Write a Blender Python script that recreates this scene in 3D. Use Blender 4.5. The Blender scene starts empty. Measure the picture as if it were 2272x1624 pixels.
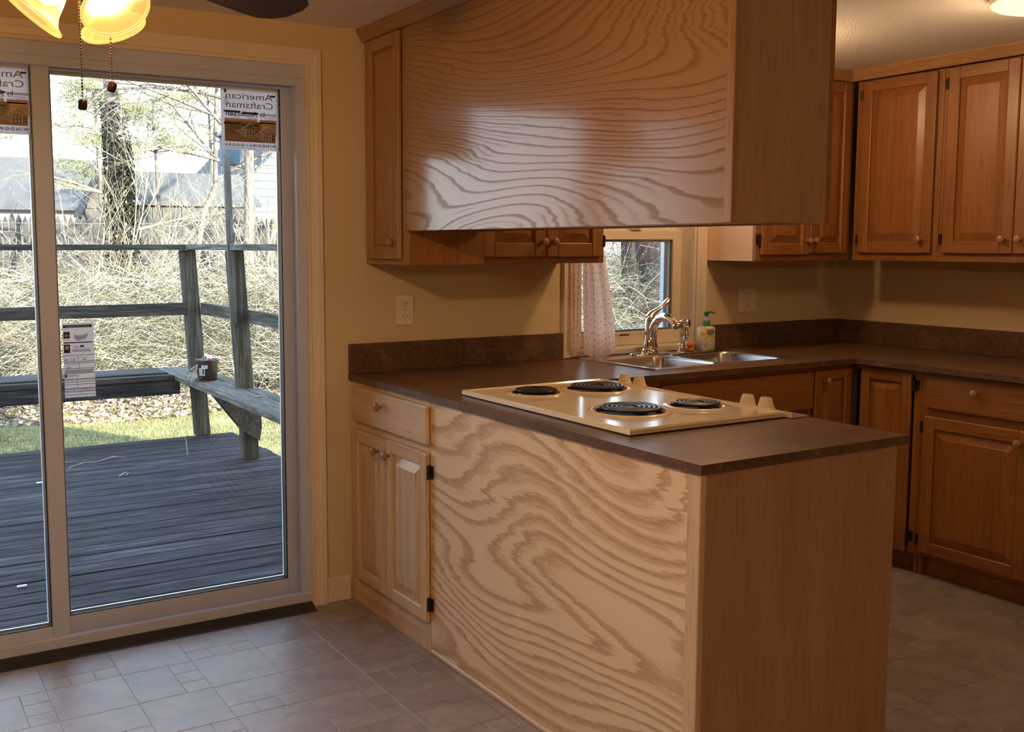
import bpy, bmesh, math, random
import numpy as np
from mathutils import Vector, Matrix, Euler

random.seed(7)
rng = np.random.default_rng(11)
C = bpy.context.scene
COL = C.collection
PI = math.pi

# ------------------------------------------------------------------ camera
cd = bpy.data.cameras.new('camera'); cam = bpy.data.objects.new('camera', cd); COL.objects.link(cam)
yaw, pitch = 0.53106, -0.09989
cam.location = (-1.6575, -3.6774, 1.4192)
cam.rotation_euler = (PI/2 + pitch, 0.0, -yaw)
cd.sensor_width = 36.0; cd.lens = 36.0*2267.58/2272
cd.shift_x = 120.3/2272; cd.shift_y = -40.9/2272
cd.clip_start = 0.02; cd.clip_end = 300
C.camera = cam

# ------------------------------------------------------------------ sky, sun, exposure
W = bpy.data.worlds.new('sky'); C.world = W; W.use_nodes = True
wn = W.node_tree; wn.nodes.clear()
wo = wn.nodes.new('ShaderNodeOutputWorld'); wb = wn.nodes.new('ShaderNodeBackground')
wt = wn.nodes.new('ShaderNodeTexCoord'); ws = wn.nodes.new('ShaderNodeSeparateXYZ'); wr = wn.nodes.new('ShaderNodeValToRGB')
wn.links.new(wt.outputs['Generated'], ws.inputs[0]); wn.links.new(ws.outputs['Z'], wr.inputs[0])
wr.color_ramp.elements[0].position = 0.0; wr.color_ramp.elements[0].color = (0.78, 0.90, 1.0, 1)
wr.color_ramp.elements[1].position = 0.7; wr.color_ramp.elements[1].color = (0.48, 0.66, 1.0, 1)
wn.links.new(wr.outputs[0], wb.inputs[0]); wb.inputs[1].default_value = 5.0
wn.links.new(wb.outputs[0], wo.inputs[0])

sd = bpy.data.lights.new('sun', 'SUN'); sun = bpy.data.objects.new('sun', sd); COL.objects.link(sun)
sd.energy = 24.0; sd.angle = 0.009; sd.color = (1.0, 0.90, 0.74)
_el = math.radians(17.5)
sdir = Vector((-0.386*math.cos(_el), 0.922*math.cos(_el), -math.sin(_el)))
sun.rotation_euler = sdir.to_track_quat('-Z', 'Y').to_euler(); sun.location = (4, -8, 6)

C.view_settings.view_transform = 'Standard'; C.view_settings.look = 'None'
C.view_settings.gamma = 1.0; C.view_settings.use_curve_mapping = False
C.view_settings.exposure = 0.2
C.cycles.use_denoising = True
C.cycles.max_bounces = 10; C.cycles.diffuse_bounces = 5; C.cycles.glossy_bounces = 4
C.cycles.transmission_bounces = 6; C.cycles.transparent_max_bounces = 12
C.cycles.caustics_reflective = False; C.cycles.caustics_refractive = False
C.cycles.sample_clamp_indirect = 6.0

FAN_BULB_W = 12.0
KITCHEN_W = 6.0
KWARM = (1.0, 0.65, 0.36)
SINK_FILL_W = 14.0
ROOM_FILL_W = 32.0
WARM = (1.0, 0.67, 0.38)

# ------------------------------------------------------------------ material helpers
class NT:
    def __init__(s, name):
        s.m = bpy.data.materials.new(name); s.m.use_nodes = True
        s.t = s.m.node_tree; s.b = s.t.nodes['Principled BSDF']; s.out = s.t.nodes['Material Output']
    def n(s, typ, **kw):
        x = s.t.nodes.new('ShaderNode'+typ)
        for k, v in kw.items(): setattr(x, k, v)
        return x
    def l(s, a, b): s.t.links.new(a, b)
    def coord(s, order='xyz', scale=(1, 1, 1), rnd=0.0):
        tc = s.n('TexCoord'); sp = s.n('SeparateXYZ'); cb = s.n('CombineXYZ')
        s.l(tc.outputs['Object'], sp.inputs[0])
        for i, a in enumerate(order): s.l(sp.outputs['xyz'.index(a)], cb.inputs[i])
        v = cb.outputs[0]
        if rnd:
            oi = s.n('ObjectInfo'); mu = s.n('VectorMath', operation='MULTIPLY_ADD')
            ml = s.n('Math', operation='MULTIPLY'); s.l(oi.outputs['Random'], ml.inputs[0]); ml.inputs[1].default_value = rnd
            ad = s.n('VectorMath', operation='ADD'); s.l(v, ad.inputs[0]); s.l(ml.outputs[0], ad.inputs[1]); v = ad.outputs[0]
        mu = s.n('VectorMath', operation='MULTIPLY'); s.l(v, mu.inputs[0]); mu.inputs[1].default_value = scale
        return mu.outputs[0]
    def scale(s, v, sc):
        mu = s.n('VectorMath', operation='MULTIPLY'); s.l(v, mu.inputs[0]); mu.inputs[1].default_value = sc
        return mu.outputs[0]
    def noise(s, v, scale=1.0, detail=2.0, rough=0.5, dist=0.0):
        x = s.n('TexNoise'); s.l(v, x.inputs['Vector'])
        x.inputs['Scale'].default_value = scale; x.inputs['Detail'].default_value = detail
        x.inputs['Roughness'].default_value = rough; x.inputs['Distortion'].default_value = dist
        return x.outputs['Fac']
    def math(s, op, a, b=None, c=None):
        x = s.n('Math', operation=op)
        for i, q in enumerate((a, b, c)):
            if q is None: continue
            if isinstance(q, (int, float)): x.inputs[i].default_value = q
            else: s.l(q, x.inputs[i])
        return x.outputs[0]
    def ramp(s, f, stops, interp='LINEAR'):
        x = s.n('ValToRGB'); r = x.color_ramp; r.interpolation = interp
        while len(r.elements) < len(stops): r.elements.new(0.5)
        for e, (p, c) in zip(r.elements, stops):
            e.position = p; e.color = (*c, 1) if len(c) == 3 else c
        s.l(f, x.inputs[0]); return x.outputs[0]
    def mix(s, f, a, b, blend='MIX'):
        x = s.n('Mix', data_type='RGBA', blend_type=blend)
        for i, q in ((0, f), (6, a), (7, b)):
            if isinstance(q, (int, float)): x.inputs[i].default_value = q
            elif isinstance(q, tuple): x.inputs[i].default_value = (*q, 1)
            else: s.l(q, x.inputs[i])
        return x.outputs[2]
    def bump(s, h, strength=0.2, dist=0.002):
        x = s.n('Bump'); x.inputs['Strength'].default_value = strength; x.inputs['Distance'].default_value = dist
        s.l(h, x.inputs['Height']); s.l(x.outputs[0], s.b.inputs['Normal'])
    def set(s, color=None, rough=None, metal=None, spec=None, coat=None, coatr=None):
        def put(k, v):
            if isinstance(v, tuple): s.b.inputs[k].default_value = (*v, 1)
            elif isinstance(v, (int, float)): s.b.inputs[k].default_value = v
            else: s.l(v, s.b.inputs[k])
        if color is not None: put('Base Color', color)
        if rough is not None: put('Roughness', rough)
        if metal is not None: put('Metallic', metal)
        if spec is not None: put('Specular IOR Level', spec)
        if coat is not None: put('Coat Weight', coat)
        if coatr is not None: put('Coat Roughness', coatr)
        return s.m

def plain(name, col, rough=0.5, metal=0.0, var=0.06, vs=6.0, spec=0.5, bump=0.0, bs=200.0):
    t = NT(name); v = t.coord(rnd=3.0)
    f = t.noise(v, vs, 3)
    a = tuple(max(0, c*(1-var)) for c in col); b = tuple(min(1, c*(1+var)) for c in col)
    t.set(t.ramp(f, [(0.3, a), (0.7, b)]), rough, metal, spec)
    if bump: t.bump(t.noise(v, bs, 2), bump, 0.001)
    return t.m

def oak(name, order, light, dark, rough=0.38, coat=0.12, fine=1.0):
    """solid oak / straight veneer; order[0] is the grain axis"""
    t = NT(name); v = t.coord(order, rnd=7.0)
    wob = t.noise(t.scale(v, (1.3, 5, 5)), 1.0, 2)
    big = t.noise(t.scale(v, (1.2, 14*fine, 14*fine)), 1.0, 3, 0.55, 0.6)
    streak = t.noise(t.scale(v, (2.2, 75*fine, 75*fine)), 1.0, 3, 0.6, 0.3)
    pore = t.noise(t.scale(v, (9, 330, 330)), 1.0, 2, 0.5)
    f = t.math('ADD', t.math('MULTIPLY', big, 0.55), t.math('MULTIPLY', streak, 0.45))
    col = t.ramp(f, [(0.36, dark), (0.5, tuple((a+b)/2 for a, b in zip(light, dark))), (0.64, light)])
    pm = t.ramp(pore, [(0.30, (0.55, 0.5, 0.45)), (0.42, (1, 1, 1))])
    col = t.mix(0.8, col, pm, 'MULTIPLY')
    t.set(col, rough, coat=coat, coatr=0.22)
    t.bump(pore, 0.12, 0.0006)
    return t.m

def plywood(name, light, dark, bands, lin, sharp, seed, rough, coat, coatr, wide=(0.55, 0.9), stretch=(0.9, 2.3), finger=1.0, tilt=0.0, multi=2.0):
    """rotary cut oak plywood: grain runs along world y; growth bands are contours of a stretched height
    field whose position is warped by noise drawn out along the grain (the toothed flame edges)"""
    t = NT(name); v = t.coord('yzx')
    ad = t.n('VectorMath', operation='ADD'); t.l(v, ad.inputs[0]); ad.inputs[1].default_value = (seed, seed*1.7, 0.0); v = ad.outputs[0]
    sp = t.n('SeparateXYZ'); t.l(v, sp.inputs[0])
    w0 = t.noise(t.scale(v, (2.2, 9, 0)), 1.0, 1, 0.5); w1 = t.noise(t.scale(v, (4.0, 34, 0)), 1.0, 2, 0.55); w2 = t.noise(t.scale(v, (14, 150, 0)), 1.0, 2, 0.6)
    u = t.math('MULTIPLY_ADD', t.math('SUBTRACT', w0, 0.5), 0.16*finger, sp.outputs[0])
    u = t.math('MULTIPLY_ADD', t.math('SUBTRACT', w1, 0.5), 0.15*finger, u)
    u = t.math('MULTIPLY_ADD', t.math('SUBTRACT', w2, 0.5), 0.045*finger, u)
    cb = t.n('CombineXYZ'); t.l(u, cb.inputs[0]); t.l(sp.outputs[1], cb.inputs[1])
    base = t.noise(t.scale(cb.outputs[0], (*stretch, 0)), 1.0, 1.0, 0.4, 0.25)
    h = t.math('MULTIPLY', base, bands)
    h = t.math('MULTIPLY_ADD', sp.outputs[1], lin, h)
    h = t.math('MULTIPLY_ADD', sp.outputs[0], lin*tilt, h)
    h = t.math('MULTIPLY_ADD', w2, 0.16, h)
    fr = t.math('FRACT', h)
    band = t.ramp(fr, [(0.0, (0, 0, 0)), (wide[0], (0.08, 0.08, 0.08)), (wide[0]+(wide[1]-wide[0])*0.30, (0.75, 0.75, 0.75)), (wide[1], (1, 1, 1)), (min(0.995, wide[1]+sharp), (0, 0, 0))])
    f2 = t.math('FRACT', t.math('MULTIPLY', h, multi))
    b2 = t.ramp(f2, [(0.0, (0, 0, 0)), (0.45, (0.05, 0.05, 0.05)), (0.86, (1, 1, 1)), (0.97, (0, 0, 0))])
    mk = t.ramp(t.noise(t.scale(v, (0.9, 2.6, 0)), 1.7, 1), [(0.47, (0, 0, 0)), (0.56, (0.75, 0.75, 0.75))])
    band = t.math('MAXIMUM', band, t.math('MULTIPLY', b2, mk))
    fine = t.noise(t.scale(v, (3.0, 170, 0)), 1.0, 3, 0.6)
    pore = t.noise(t.scale(v, (16, 520, 0)), 1.0, 2, 0.6)
    tint = t.noise(t.scale(v, (0.9, 2.5, 0)), 1.3, 2)
    l2 = t.mix(t.math('MULTIPLY', fine, 0.28), light, dark)
    l2 = t.mix(t.math('MULTIPLY', tint, 0.22), l2, tuple(c*k for c, k in zip(light, (0.95, 0.78, 0.62))))
    pm = t.math('MULTIPLY', t.math('GREATER_THAN', pore, 0.52), 0.35)
    bf = t.math('MULTIPLY', band, t.math('ADD', 0.68, pm))
    t.set(t.mix(bf, l2, dark), t.math('MULTIPLY_ADD', band, 0.2, rough), coat=t.math('MULTIPLY_ADD', band, -0.6*coat, coat), coatr=coatr)
    t.bump(t.math('MULTIPLY', band, -1.0), 0.12, 0.0006)
    return t.m

# ------------------------------------------------------------------ geometry helpers
class MB:
    def __init__(s): s.v = []; s.f = []; s.mi = []; s.cur = 0
    def add(s, vs, fs):
        o = len(s.v); s.v += [tuple(p) for p in vs]
        for f in fs: s.f.append(tuple(i+o for i in f)); s.mi.append(s.cur)
        return s
    def box(s, x0, x1, y0, y1, z0, z1, c=0.0, rot=None, piv=None):
        if x0 > x1: x0, x1 = x1, x0
        if y0 > y1: y0, y1 = y1, y0
        if z0 > z1: z0, z1 = z1, z0
        c = min(c, 0.45*min(x1-x0, y1-y0, z1-z0))
        if c <= 0:
            vs = [(x, y, z) for x in (x0, x1) for y in (y0, y1) for z in (z0, z1)]
            fs = [(0, 1, 3, 2), (4, 6, 7, 5), (0, 4, 5, 1), (2, 3, 7, 6), (0, 2, 6, 4), (1, 5, 7, 3)]
        else:
            vs = []; idx = {}
            X = (x0, x1); Y = (y0, y1); Z = (z0, z1)
            for i in (0, 1):
                for j in (0, 1):
                    for k in (0, 1):
                        sx, sy, sz = 1-2*i, 1-2*j, 1-2*k
                        idx[i, j, k, 0] = len(vs); vs.append((X[i], Y[j]+sy*c, Z[k]+sz*c))
                        idx[i, j, k, 1] = len(vs); vs.append((X[i]+sx*c, Y[j], Z[k]+sz*c))
                        idx[i, j, k, 2] = len(vs); vs.append((X[i]+sx*c, Y[j]+sy*c, Z[k]))
            fs = []
            for i in (0, 1):
                q = [idx[i, 0, 0, 0], idx[i, 1, 0, 0], idx[i, 1, 1, 0], idx[i, 0, 1, 0]]; fs.append(q if i else q[::-1])
                q = [idx[0, i, 0, 1], idx[1, i, 0, 1], idx[1, i, 1, 1], idx[0, i, 1, 1]]; fs.append(q[::-1] if i else q)
                q = [idx[0, 0, i, 2], idx[1, 0, i, 2], idx[1, 1, i, 2], idx[0, 1, i, 2]]; fs.append(q if i else q[::-1])
            for i in (0, 1):
                for j in (0, 1):
                    q = [idx[i, j, 0, 0], idx[i, j, 0, 1], idx[i, j, 1, 1], idx[i, j, 1, 0]]; fs.append(q[::-1] if i == j else q)
                    q = [idx[i, 0, j, 0], idx[i, 0, j, 2], idx[i, 1, j, 2], idx[i, 1, j, 0]]; fs.append(q if i == j else q[::-1])
                    q = [idx[0, i, j, 1], idx[0, i, j, 2], idx[1, i, j, 2], idx[1, i, j, 1]]; fs.append(q[::-1] if i == j else q)
                    for k in (0, 1):
                        q = [idx[i, j, k, 0], idx[i, j, k, 1], idx[i, j, k, 2]]; fs.append(q if (i+j+k) % 2 == 1 else q[::-1])
        if rot is not None:
            p = Vector(piv if piv is not None else ((x0+x1)/2, (y0+y1)/2, (z0+z1)/2)); M = rot.to_matrix() if hasattr(rot, 'to_matrix') else rot
            vs = [p + M @ (Vector(q)-p) for q in vs]
        return s.add(vs, fs)
    def tube(s, pts, rad, n=8, caps=True, flat=None):
        pts = [Vector(p) for p in pts]; K = len(pts)
        if not hasattr(rad, '__len__'): rad = [rad]*K
        d0 = (pts[1]-pts[0]).normalized()
        ref = Vector((0, 0, 1)) if abs(d0.z) < 0.9 else Vector((1, 0, 0))
        nrm = (ref - d0*ref.dot(d0)).normalized()
        vs = []
        for i, p in enumerate(pts):
            d = (pts[min(i+1, K-1)]-pts[max(i-1, 0)]).normalized()
            nrm = (nrm - d*nrm.dot(d)).normalized(); bi = d.cross(nrm)
            for k in range(n):
                a = 2*PI*k/n; rr = rad[i]
                ca, sa = math.cos(a), math.sin(a)
                if flat: ca *= flat[0]; sa *= flat[1]
                vs.append(p + nrm*(rr*ca) + bi*(rr*sa))
        fs = [(i*n+k, i*n+(k+1) % n, (i+1)*n+(k+1) % n, (i+1)*n+k) for i in range(K-1) for k in range(n)]
        if caps: fs += [tuple(range(n))[::-1], tuple((K-1)*n+k for k in range(n))]
        return s.add(vs, fs)
    def lathe(s, prof, origin=(0, 0, 0), axis=(0, 0, 1), n=24, caps=True):
        """prof: [(r, h)...] h along axis"""
        q = Vector((0, 0, 1)).rotation_difference(Vector(axis).normalized()); o = Vector(origin)
        vs = []
        for r, h in prof:
            for k in range(n):
                a = 2*PI*k/n; vs.append(o + q @ Vector((r*math.cos(a), r*math.sin(a), h)))
        K = len(prof)
        fs = [(i*n+k, i*n+(k+1) % n, (i+1)*n+(k+1) % n, (i+1)*n+k) for i in range(K-1) for k in range(n)]
        if caps: fs += [tuple(range(n))[::-1], tuple((K-1)*n+k for k in range(n))]
        return s.add(vs, fs)
    def torus(s, R, r, origin, axis=(0, 0, 1), n=32, m=8):
        q = Vector((0, 0, 1)).rotation_difference(Vector(axis).normalized()); o = Vector(origin)
        vs = [o + q @ Vector(((R+r*math.cos(b))*math.cos(a), (R+r*math.cos(b))*math.sin(a), r*math.sin(b)))
              for a in (2*PI*i/n for i in range(n)) for b in (2*PI*j/m for j in range(m))]
        fs = [(i*m+j, ((i+1) % n)*m+j, ((i+1) % n)*m+(j+1) % m, i*m+(j+1) % m) for i in range(n) for j in range(m)]
        return s.add(vs, fs)
    def prism(s, poly, fn, d0, d1):
        """poly 2-D points, fn(u, v, d) -> xyz, extruded from d0 to d1"""
        n = len(poly)
        vs = [fn(u, v, d0) for u, v in poly] + [fn(u, v, d1) for u, v in poly]
        fs = [tuple(range(n))[::-1], tuple(range(n, 2*n))] + [(i, (i+1) % n, n+(i+1) % n, n+i) for i in range(n)]
        return s.add(vs, fs)
    def cells(s, xs, ys, keep, z0, z1):
        """plate made of plan cells, keep(i, j) tells which; only outer faces"""
        nx, ny = len(xs), len(ys); vid = {}
        def V(i, j, k):
            if (i, j, k) not in vid: vid[i, j, k] = len(s.v); s.v.append((xs[i], ys[j], (z0, z1)[k]))
            return vid[i, j, k]
        K = lambda i, j: 0 <= i < nx-1 and 0 <= j < ny-1 and keep(i, j)
        def F(f): s.f.append(f); s.mi.append(s.cur)
        for i in range(nx-1):
            for j in range(ny-1):
                if not K(i, j): continue
                F((V(i, j, 1), V(i+1, j, 1), V(i+1, j+1, 1), V(i, j+1, 1)))
                F((V(i, j, 0), V(i, j+1, 0), V(i+1, j+1, 0), V(i+1, j, 0)))
                if not K(i, j-1): F((V(i, j, 0), V(i+1, j, 0), V(i+1, j, 1), V(i, j, 1)))
                if not K(i, j+1): F((V(i, j+1, 0), V(i, j+1, 1), V(i+1, j+1, 1), V(i+1, j+1, 0)))
                if not K(i-1, j): F((V(i, j, 0), V(i, j, 1), V(i, j+1, 1), V(i, j+1, 0)))
                if not K(i+1, j): F((V(i+1, j, 0), V(i+1, j+1, 0), V(i+1, j+1, 1), V(i+1, j, 1)))
        return s
    def build(s, name, mat, parent=None, smooth=False, loc=None, fix=False):
        if parent is not None: o3 = wloc(parent)
        elif loc is not None: o3 = Vector(loc)
        else:
            a = np.array(s.v); lo, hi = a.min(0), a.max(0); o3 = Vector(((lo[0]+hi[0])/2, (lo[1]+hi[1])/2, lo[2]))
        me = bpy.data.meshes.new(name)
        me.from_pydata([tuple(Vector(p)-o3) for p in s.v], [], s.f)
        mats = mat if isinstance(mat, (list, tuple)) else [mat]
        for m in mats: me.materials.append(m)
        if len(mats) > 1: me.polygons.foreach_set('material_index', s.mi)
        if fix:
            bm = bmesh.new(); bm.from_mesh(me); bmesh.ops.recalc_face_normals(bm, faces=bm.faces); bm.to_mesh(me); bm.free()
        if smooth:
            me.polygons.foreach_set('use_smooth', [True]*len(me.polygons)); me.set_sharp_from_angle(angle=smooth if smooth is not True else 0.7)
        me.update()
        o = bpy.data.objects.new(name, me); COL.objects.link(o)
        if parent is not None: o.parent = parent
        else: o.location = o3
        return o

def wloc(o):
    v = Vector((0, 0, 0))
    while o is not None: v = v + Vector(o.location); o = o.parent
    return v

def raw(name, V, F, mat, parent=None, loc=(0, 0, 0), tone=None):
    """big mesh from numpy arrays, faces all with the same vertex count"""
    V = np.asarray(V, np.float32); F = np.asarray(F, np.int32); k = F.shape[1]
    o3 = wloc(parent) if parent is not None else Vector(loc)
    V = V - np.array(o3, np.float32)
    me = bpy.data.meshes.new(name)
    me.vertices.add(len(V)); me.vertices.foreach_set('co', V.ravel())
    me.loops.add(F.size); me.loops.foreach_set('vertex_index', F.ravel())
    me.polygons.add(len(F)); me.polygons.foreach_set('loop_start', np.arange(0, F.size, k, dtype=np.int32))
    me.update(calc_edges=True); me.materials.append(mat)
    if tone is not None: me.attributes.new('tone', 'FLOAT', 'POINT').data.foreach_set('value', np.asarray(tone, np.float32))
    o = bpy.data.objects.new(name, me); COL.objects.link(o)
    if parent is not None: o.parent = parent
    else: o.location = o3
    return o

def thing(name, label, cat, loc, group=None):
    o = bpy.data.objects.new(name, None); COL.objects.link(o); o.location = loc; o.empty_display_size = 0.05
    o['label'] = label; o['category'] = cat
    if group: o['group'] = group
    return o
def tag(o, label, cat, group=None, kind=None):
    o['label'] = label; o['category'] = cat
    if group: o['group'] = group
    if kind: o['kind'] = kind
    return o
def struct(o, label=None, cat=None):
    o['kind'] = 'structure'
    if label: o['label'] = label
    if cat: o['category'] = cat
    return o
def sroot(name, loc=(0, 0, 0), label=None, cat=None):
    o = bpy.data.objects.new(name, None); COL.objects.link(o); o.location = loc; return struct(o, label, cat)

def text_geo(body, size, bold=0.0, align='LEFT'):
    cu = bpy.data.curves.new('lettering', 'FONT'); cu.body = body; cu.size = size; cu.align_x = align; cu.resolution_u = 2; cu.offset = bold
    ob = bpy.data.objects.new('lettering', cu); COL.objects.link(ob)
    dg = bpy.context.evaluated_depsgraph_get(); me = ob.evaluated_get(dg).to_mesh()
    vs = [tuple(v.co) for v in me.vertices]; fs = [tuple(p.vertices) for p in me.polygons]
    ob.evaluated_get(dg).to_mesh_clear()
    bpy.data.objects.remove(ob); bpy.data.curves.remove(cu)
    return vs, fs

# ------------------------------------------------------------------ materials
OAK_L, OAK_D = (0.335, 0.138, 0.037), (0.240, 0.088, 0.021)  # kitchen oak, darkened so its colour holds the dim light
M = {}
M['oak_z'] = oak('oak_upright', 'zxy', OAK_L, OAK_D)
M['oak_x'] = oak('oak_along_wall', 'xyz', OAK_L, OAK_D)
M['oak_y'] = oak('oak_into_room', 'yxz', OAK_L, OAK_D)
MID_L, MID_D = (0.45, 0.250, 0.108), (0.335, 0.170, 0.066)  # lighter copy of the same oak, brighter light on dining-side faces put into colour
M['mid_z'] = oak('lit_oak_upright', 'zxy', MID_L, MID_D)
M['mid_y'] = oak('lit_oak_lengthwise', 'yxz', MID_L, MID_D)
PALE_L, PALE_D = (0.72, 0.515, 0.315), (0.55, 0.36, 0.20)
M['pale_z'] = oak('pale_oak_upright', 'zxy', PALE_L, PALE_D, 0.42, 0.15)
M['pale_y'] = oak('pale_oak_lengthwise', 'yxz', PALE_L, PALE_D, 0.42, 0.15)
M['veneer_end'] = oak('oak_veneer_end', 'zxy', (0.46, 0.262, 0.138), (0.38, 0.20, 0.095), 0.45, 0.12, 0.6)
M['raw_side'] = plain('unfinished_side_board', (0.72, 0.50, 0.34), 0.55, var=0.03)
M['ply_low'] = plywood('plywood_pale', (0.84, 0.665, 0.445), (0.46, 0.26, 0.125), 23.0, 12.0, 0.08, 3.1, 0.42, 0.12, 0.3, (0.44, 0.80), (0.65, 2.0), 1.05, -0.03)
M['ply_up'] = plywood('plywood_varnished', (0.43, 0.25, 0.108), (0.25, 0.127, 0.050), 30.0, 26.0, 0.05, 8.37, 0.6, 0.75, 0.14, (0.70, 0.90), (0.55, 1.9), 0.5, 0.10)
M['knob_oak'] = plain('turned_oak', (0.34, 0.175, 0.075), 0.35, var=0.15, vs=60)
M['bronze'] = plain('dark_bronze_hinge', (0.045, 0.035, 0.028), 0.4, 0.6)
M['dark_gap'] = plain('shadow_line_board', (0.08, 0.045, 0.02), 0.8)
def wallpaint():
    t = NT('cream_wall_paint'); v = t.coord()
    t.set(t.ramp(t.noise(v, 2.0, 3), [(0.3, (0.66, 0.515, 0.305)), (0.7, (0.70, 0.55, 0.33))]), 0.75, spec=0.3)
    t.bump(t.noise(v, 260, 2), 0.08, 0.001); return t.m
M['wall'] = wallpaint()
def popcorn():
    t = NT('textured_ceiling'); v = t.coord()
    n = t.noise(v, 130, 3, 0.65)
    t.set(t.ramp(n, [(0.35, (0.80, 0.755, 0.69)), (0.65, (0.93, 0.89, 0.83))]), 0.9, spec=0.1)
    t.bump(n, 0.9, 0.006); return t.m
M['ceiling'] = popcorn()
M['casing'] = plain('cream_trim_paint', (0.74, 0.64, 0.50), 0.38, var=0.02)
M['vinyl'] = plain('white_vinyl_frame', (0.53, 0.57, 0.74), 0.32, var=0.02)
M['vinyl_out'] = plain('blue_white_spacer', (0.72, 0.78, 0.84), 0.3, var=0.03)
M['gasket'] = plain('dark_gasket', (0.03, 0.04, 0.05), 0.5)
M['ramp'] = plain('black_rubber_ramp', (0.022, 0.017, 0.016), 0.42, var=0.2, vs=20)
def laminate():
    t = NT('brown_laminate'); v = t.coord()
    a = t.noise(v, 7, 5, 0.6, 0.8); b = t.noise(v, 70, 3, 0.7)
    c = t.ramp(a, [(0.3, (0.085, 0.042, 0.024)), (0.55, (0.125, 0.064, 0.037)), (0.75, (0.165, 0.092, 0.056))])
    c = t.mix(t.ramp(b, [(0.52, (0, 0, 0)), (0.72, (0.5, 0.5, 0.5))]), c, (0.30, 0.20, 0.14))
    c = t.mix(t.ramp(t.noise(v, 130, 2), [(0.28, (0.7, 0.7, 0.7)), (0.38, (0, 0, 0))]), c, (0.06, 0.03, 0.02))
    t.set(c, t.math('MULTIPLY_ADD', b, 0.12, 0.27), spec=0.32); t.bump(b, 0.06, 0.001); return t.m
M['laminate'] = laminate()
def tilemat(name, base, rnd):
    t = NT(name); v = t.coord('xyz', rnd=rnd)
    a = t.noise(v, 5.0, 6, 0.62, 1.2); b = t.noise(v, 26, 5, 0.7, 0.6); g = t.noise(v, 170, 2)
    f = t.math('ADD', t.math('MULTIPLY', a, 0.62), t.math('MULTIPLY', b, 0.38))
    sc = lambda k: tuple(c*k for c in base)
    c = t.ramp(f, [(0.30, sc(0.52)), (0.44, sc(0.86)), (0.56, sc(1.06)), (0.72, sc(1.36))])
    oi = t.n('ObjectInfo')
    br = t.math('MULTIPLY_ADD', oi.outputs['Random'], 0.20, 0.90)
    mv = t.n('Mix', data_type='RGBA', blend_type='MULTIPLY'); mv.inputs[0].default_value = 1.0
    t.l(c, mv.inputs[6]); cb = t.n('CombineXYZ')
    for i in range(3): t.l(br, cb.inputs[i])
    t.l(cb.outputs[0], mv.inputs[7])
    t.set(mv.outputs[2], t.math('MULTIPLY_ADD', b, 0.2, 0.33)); t.bump(t.math('ADD', b, t.math('MULTIPLY', g, 0.3)), 0.12, 0.002); return t.m
M['tile'] = tilemat('stone_pattern_vinyl', (0.290, 0.250, 0.245), 9.0)
M['grout'] = plain('vinyl_joint', (0.19, 0.165, 0.155), 0.5, var=0.3, vs=9)
M['almond'] = plain('almond_enamel', (0.80, 0.66, 0.43), 0.13, var=0.02)
M['coil'] = plain('black_coil_element', (0.022, 0.020, 0.020), 0.30, 0.2)
M['pan'] = plain('stained_drip_bowl', (0.10, 0.08, 0.06), 0.25, 0.8)
M['steel'] = plain('brushed_stainless', (0.56, 0.55, 0.54), 0.26, 1.0, var=0.05, vs=40)
M['chrome'] = plain('polished_chrome', (0.80, 0.79, 0.78), 0.06, 1.0, var=0.01)
M['plate'] = plain('ivory_plastic', (0.80, 0.70, 0.55), 0.35, var=0.02)
M['slot'] = plain('dark_slot', (0.03, 0.025, 0.02), 0.6)
M['walnut'] = oak('dark_walnut_blade', 'xyz', (0.040, 0.015, 0.013), (0.024, 0.009, 0.008), 0.6, 0.0)
M['antique'] = plain('antique_bronze', (0.055, 0.034, 0.022), 0.4, 0.7)
M['fob'] = plain('dark_red_wood', (0.030, 0.012, 0.007), 0.15, var=0.3, vs=60)
def glasspane():
    t = NT('window_glass'); t.t.nodes.remove(t.b)
    tr = t.n('BsdfTransparent'); gl = t.n('BsdfGlossy'); mx = t.n('MixShader'); fr = t.n('Fresnel')
    tr.inputs[0].default_value = (0.95, 0.98, 0.97, 1); gl.inputs['Roughness'].default_value = 0.02; fr.inputs[0].default_value = 1.45
    t.l(fr.outputs[0], mx.inputs[0]); t.l(tr.outputs[0], mx.inputs[1]); t.l(gl.outputs[0], mx.inputs[2]); t.l(mx.outputs[0], t.out.inputs[0]); return t.m
M['glass'] = glasspane()
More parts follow.
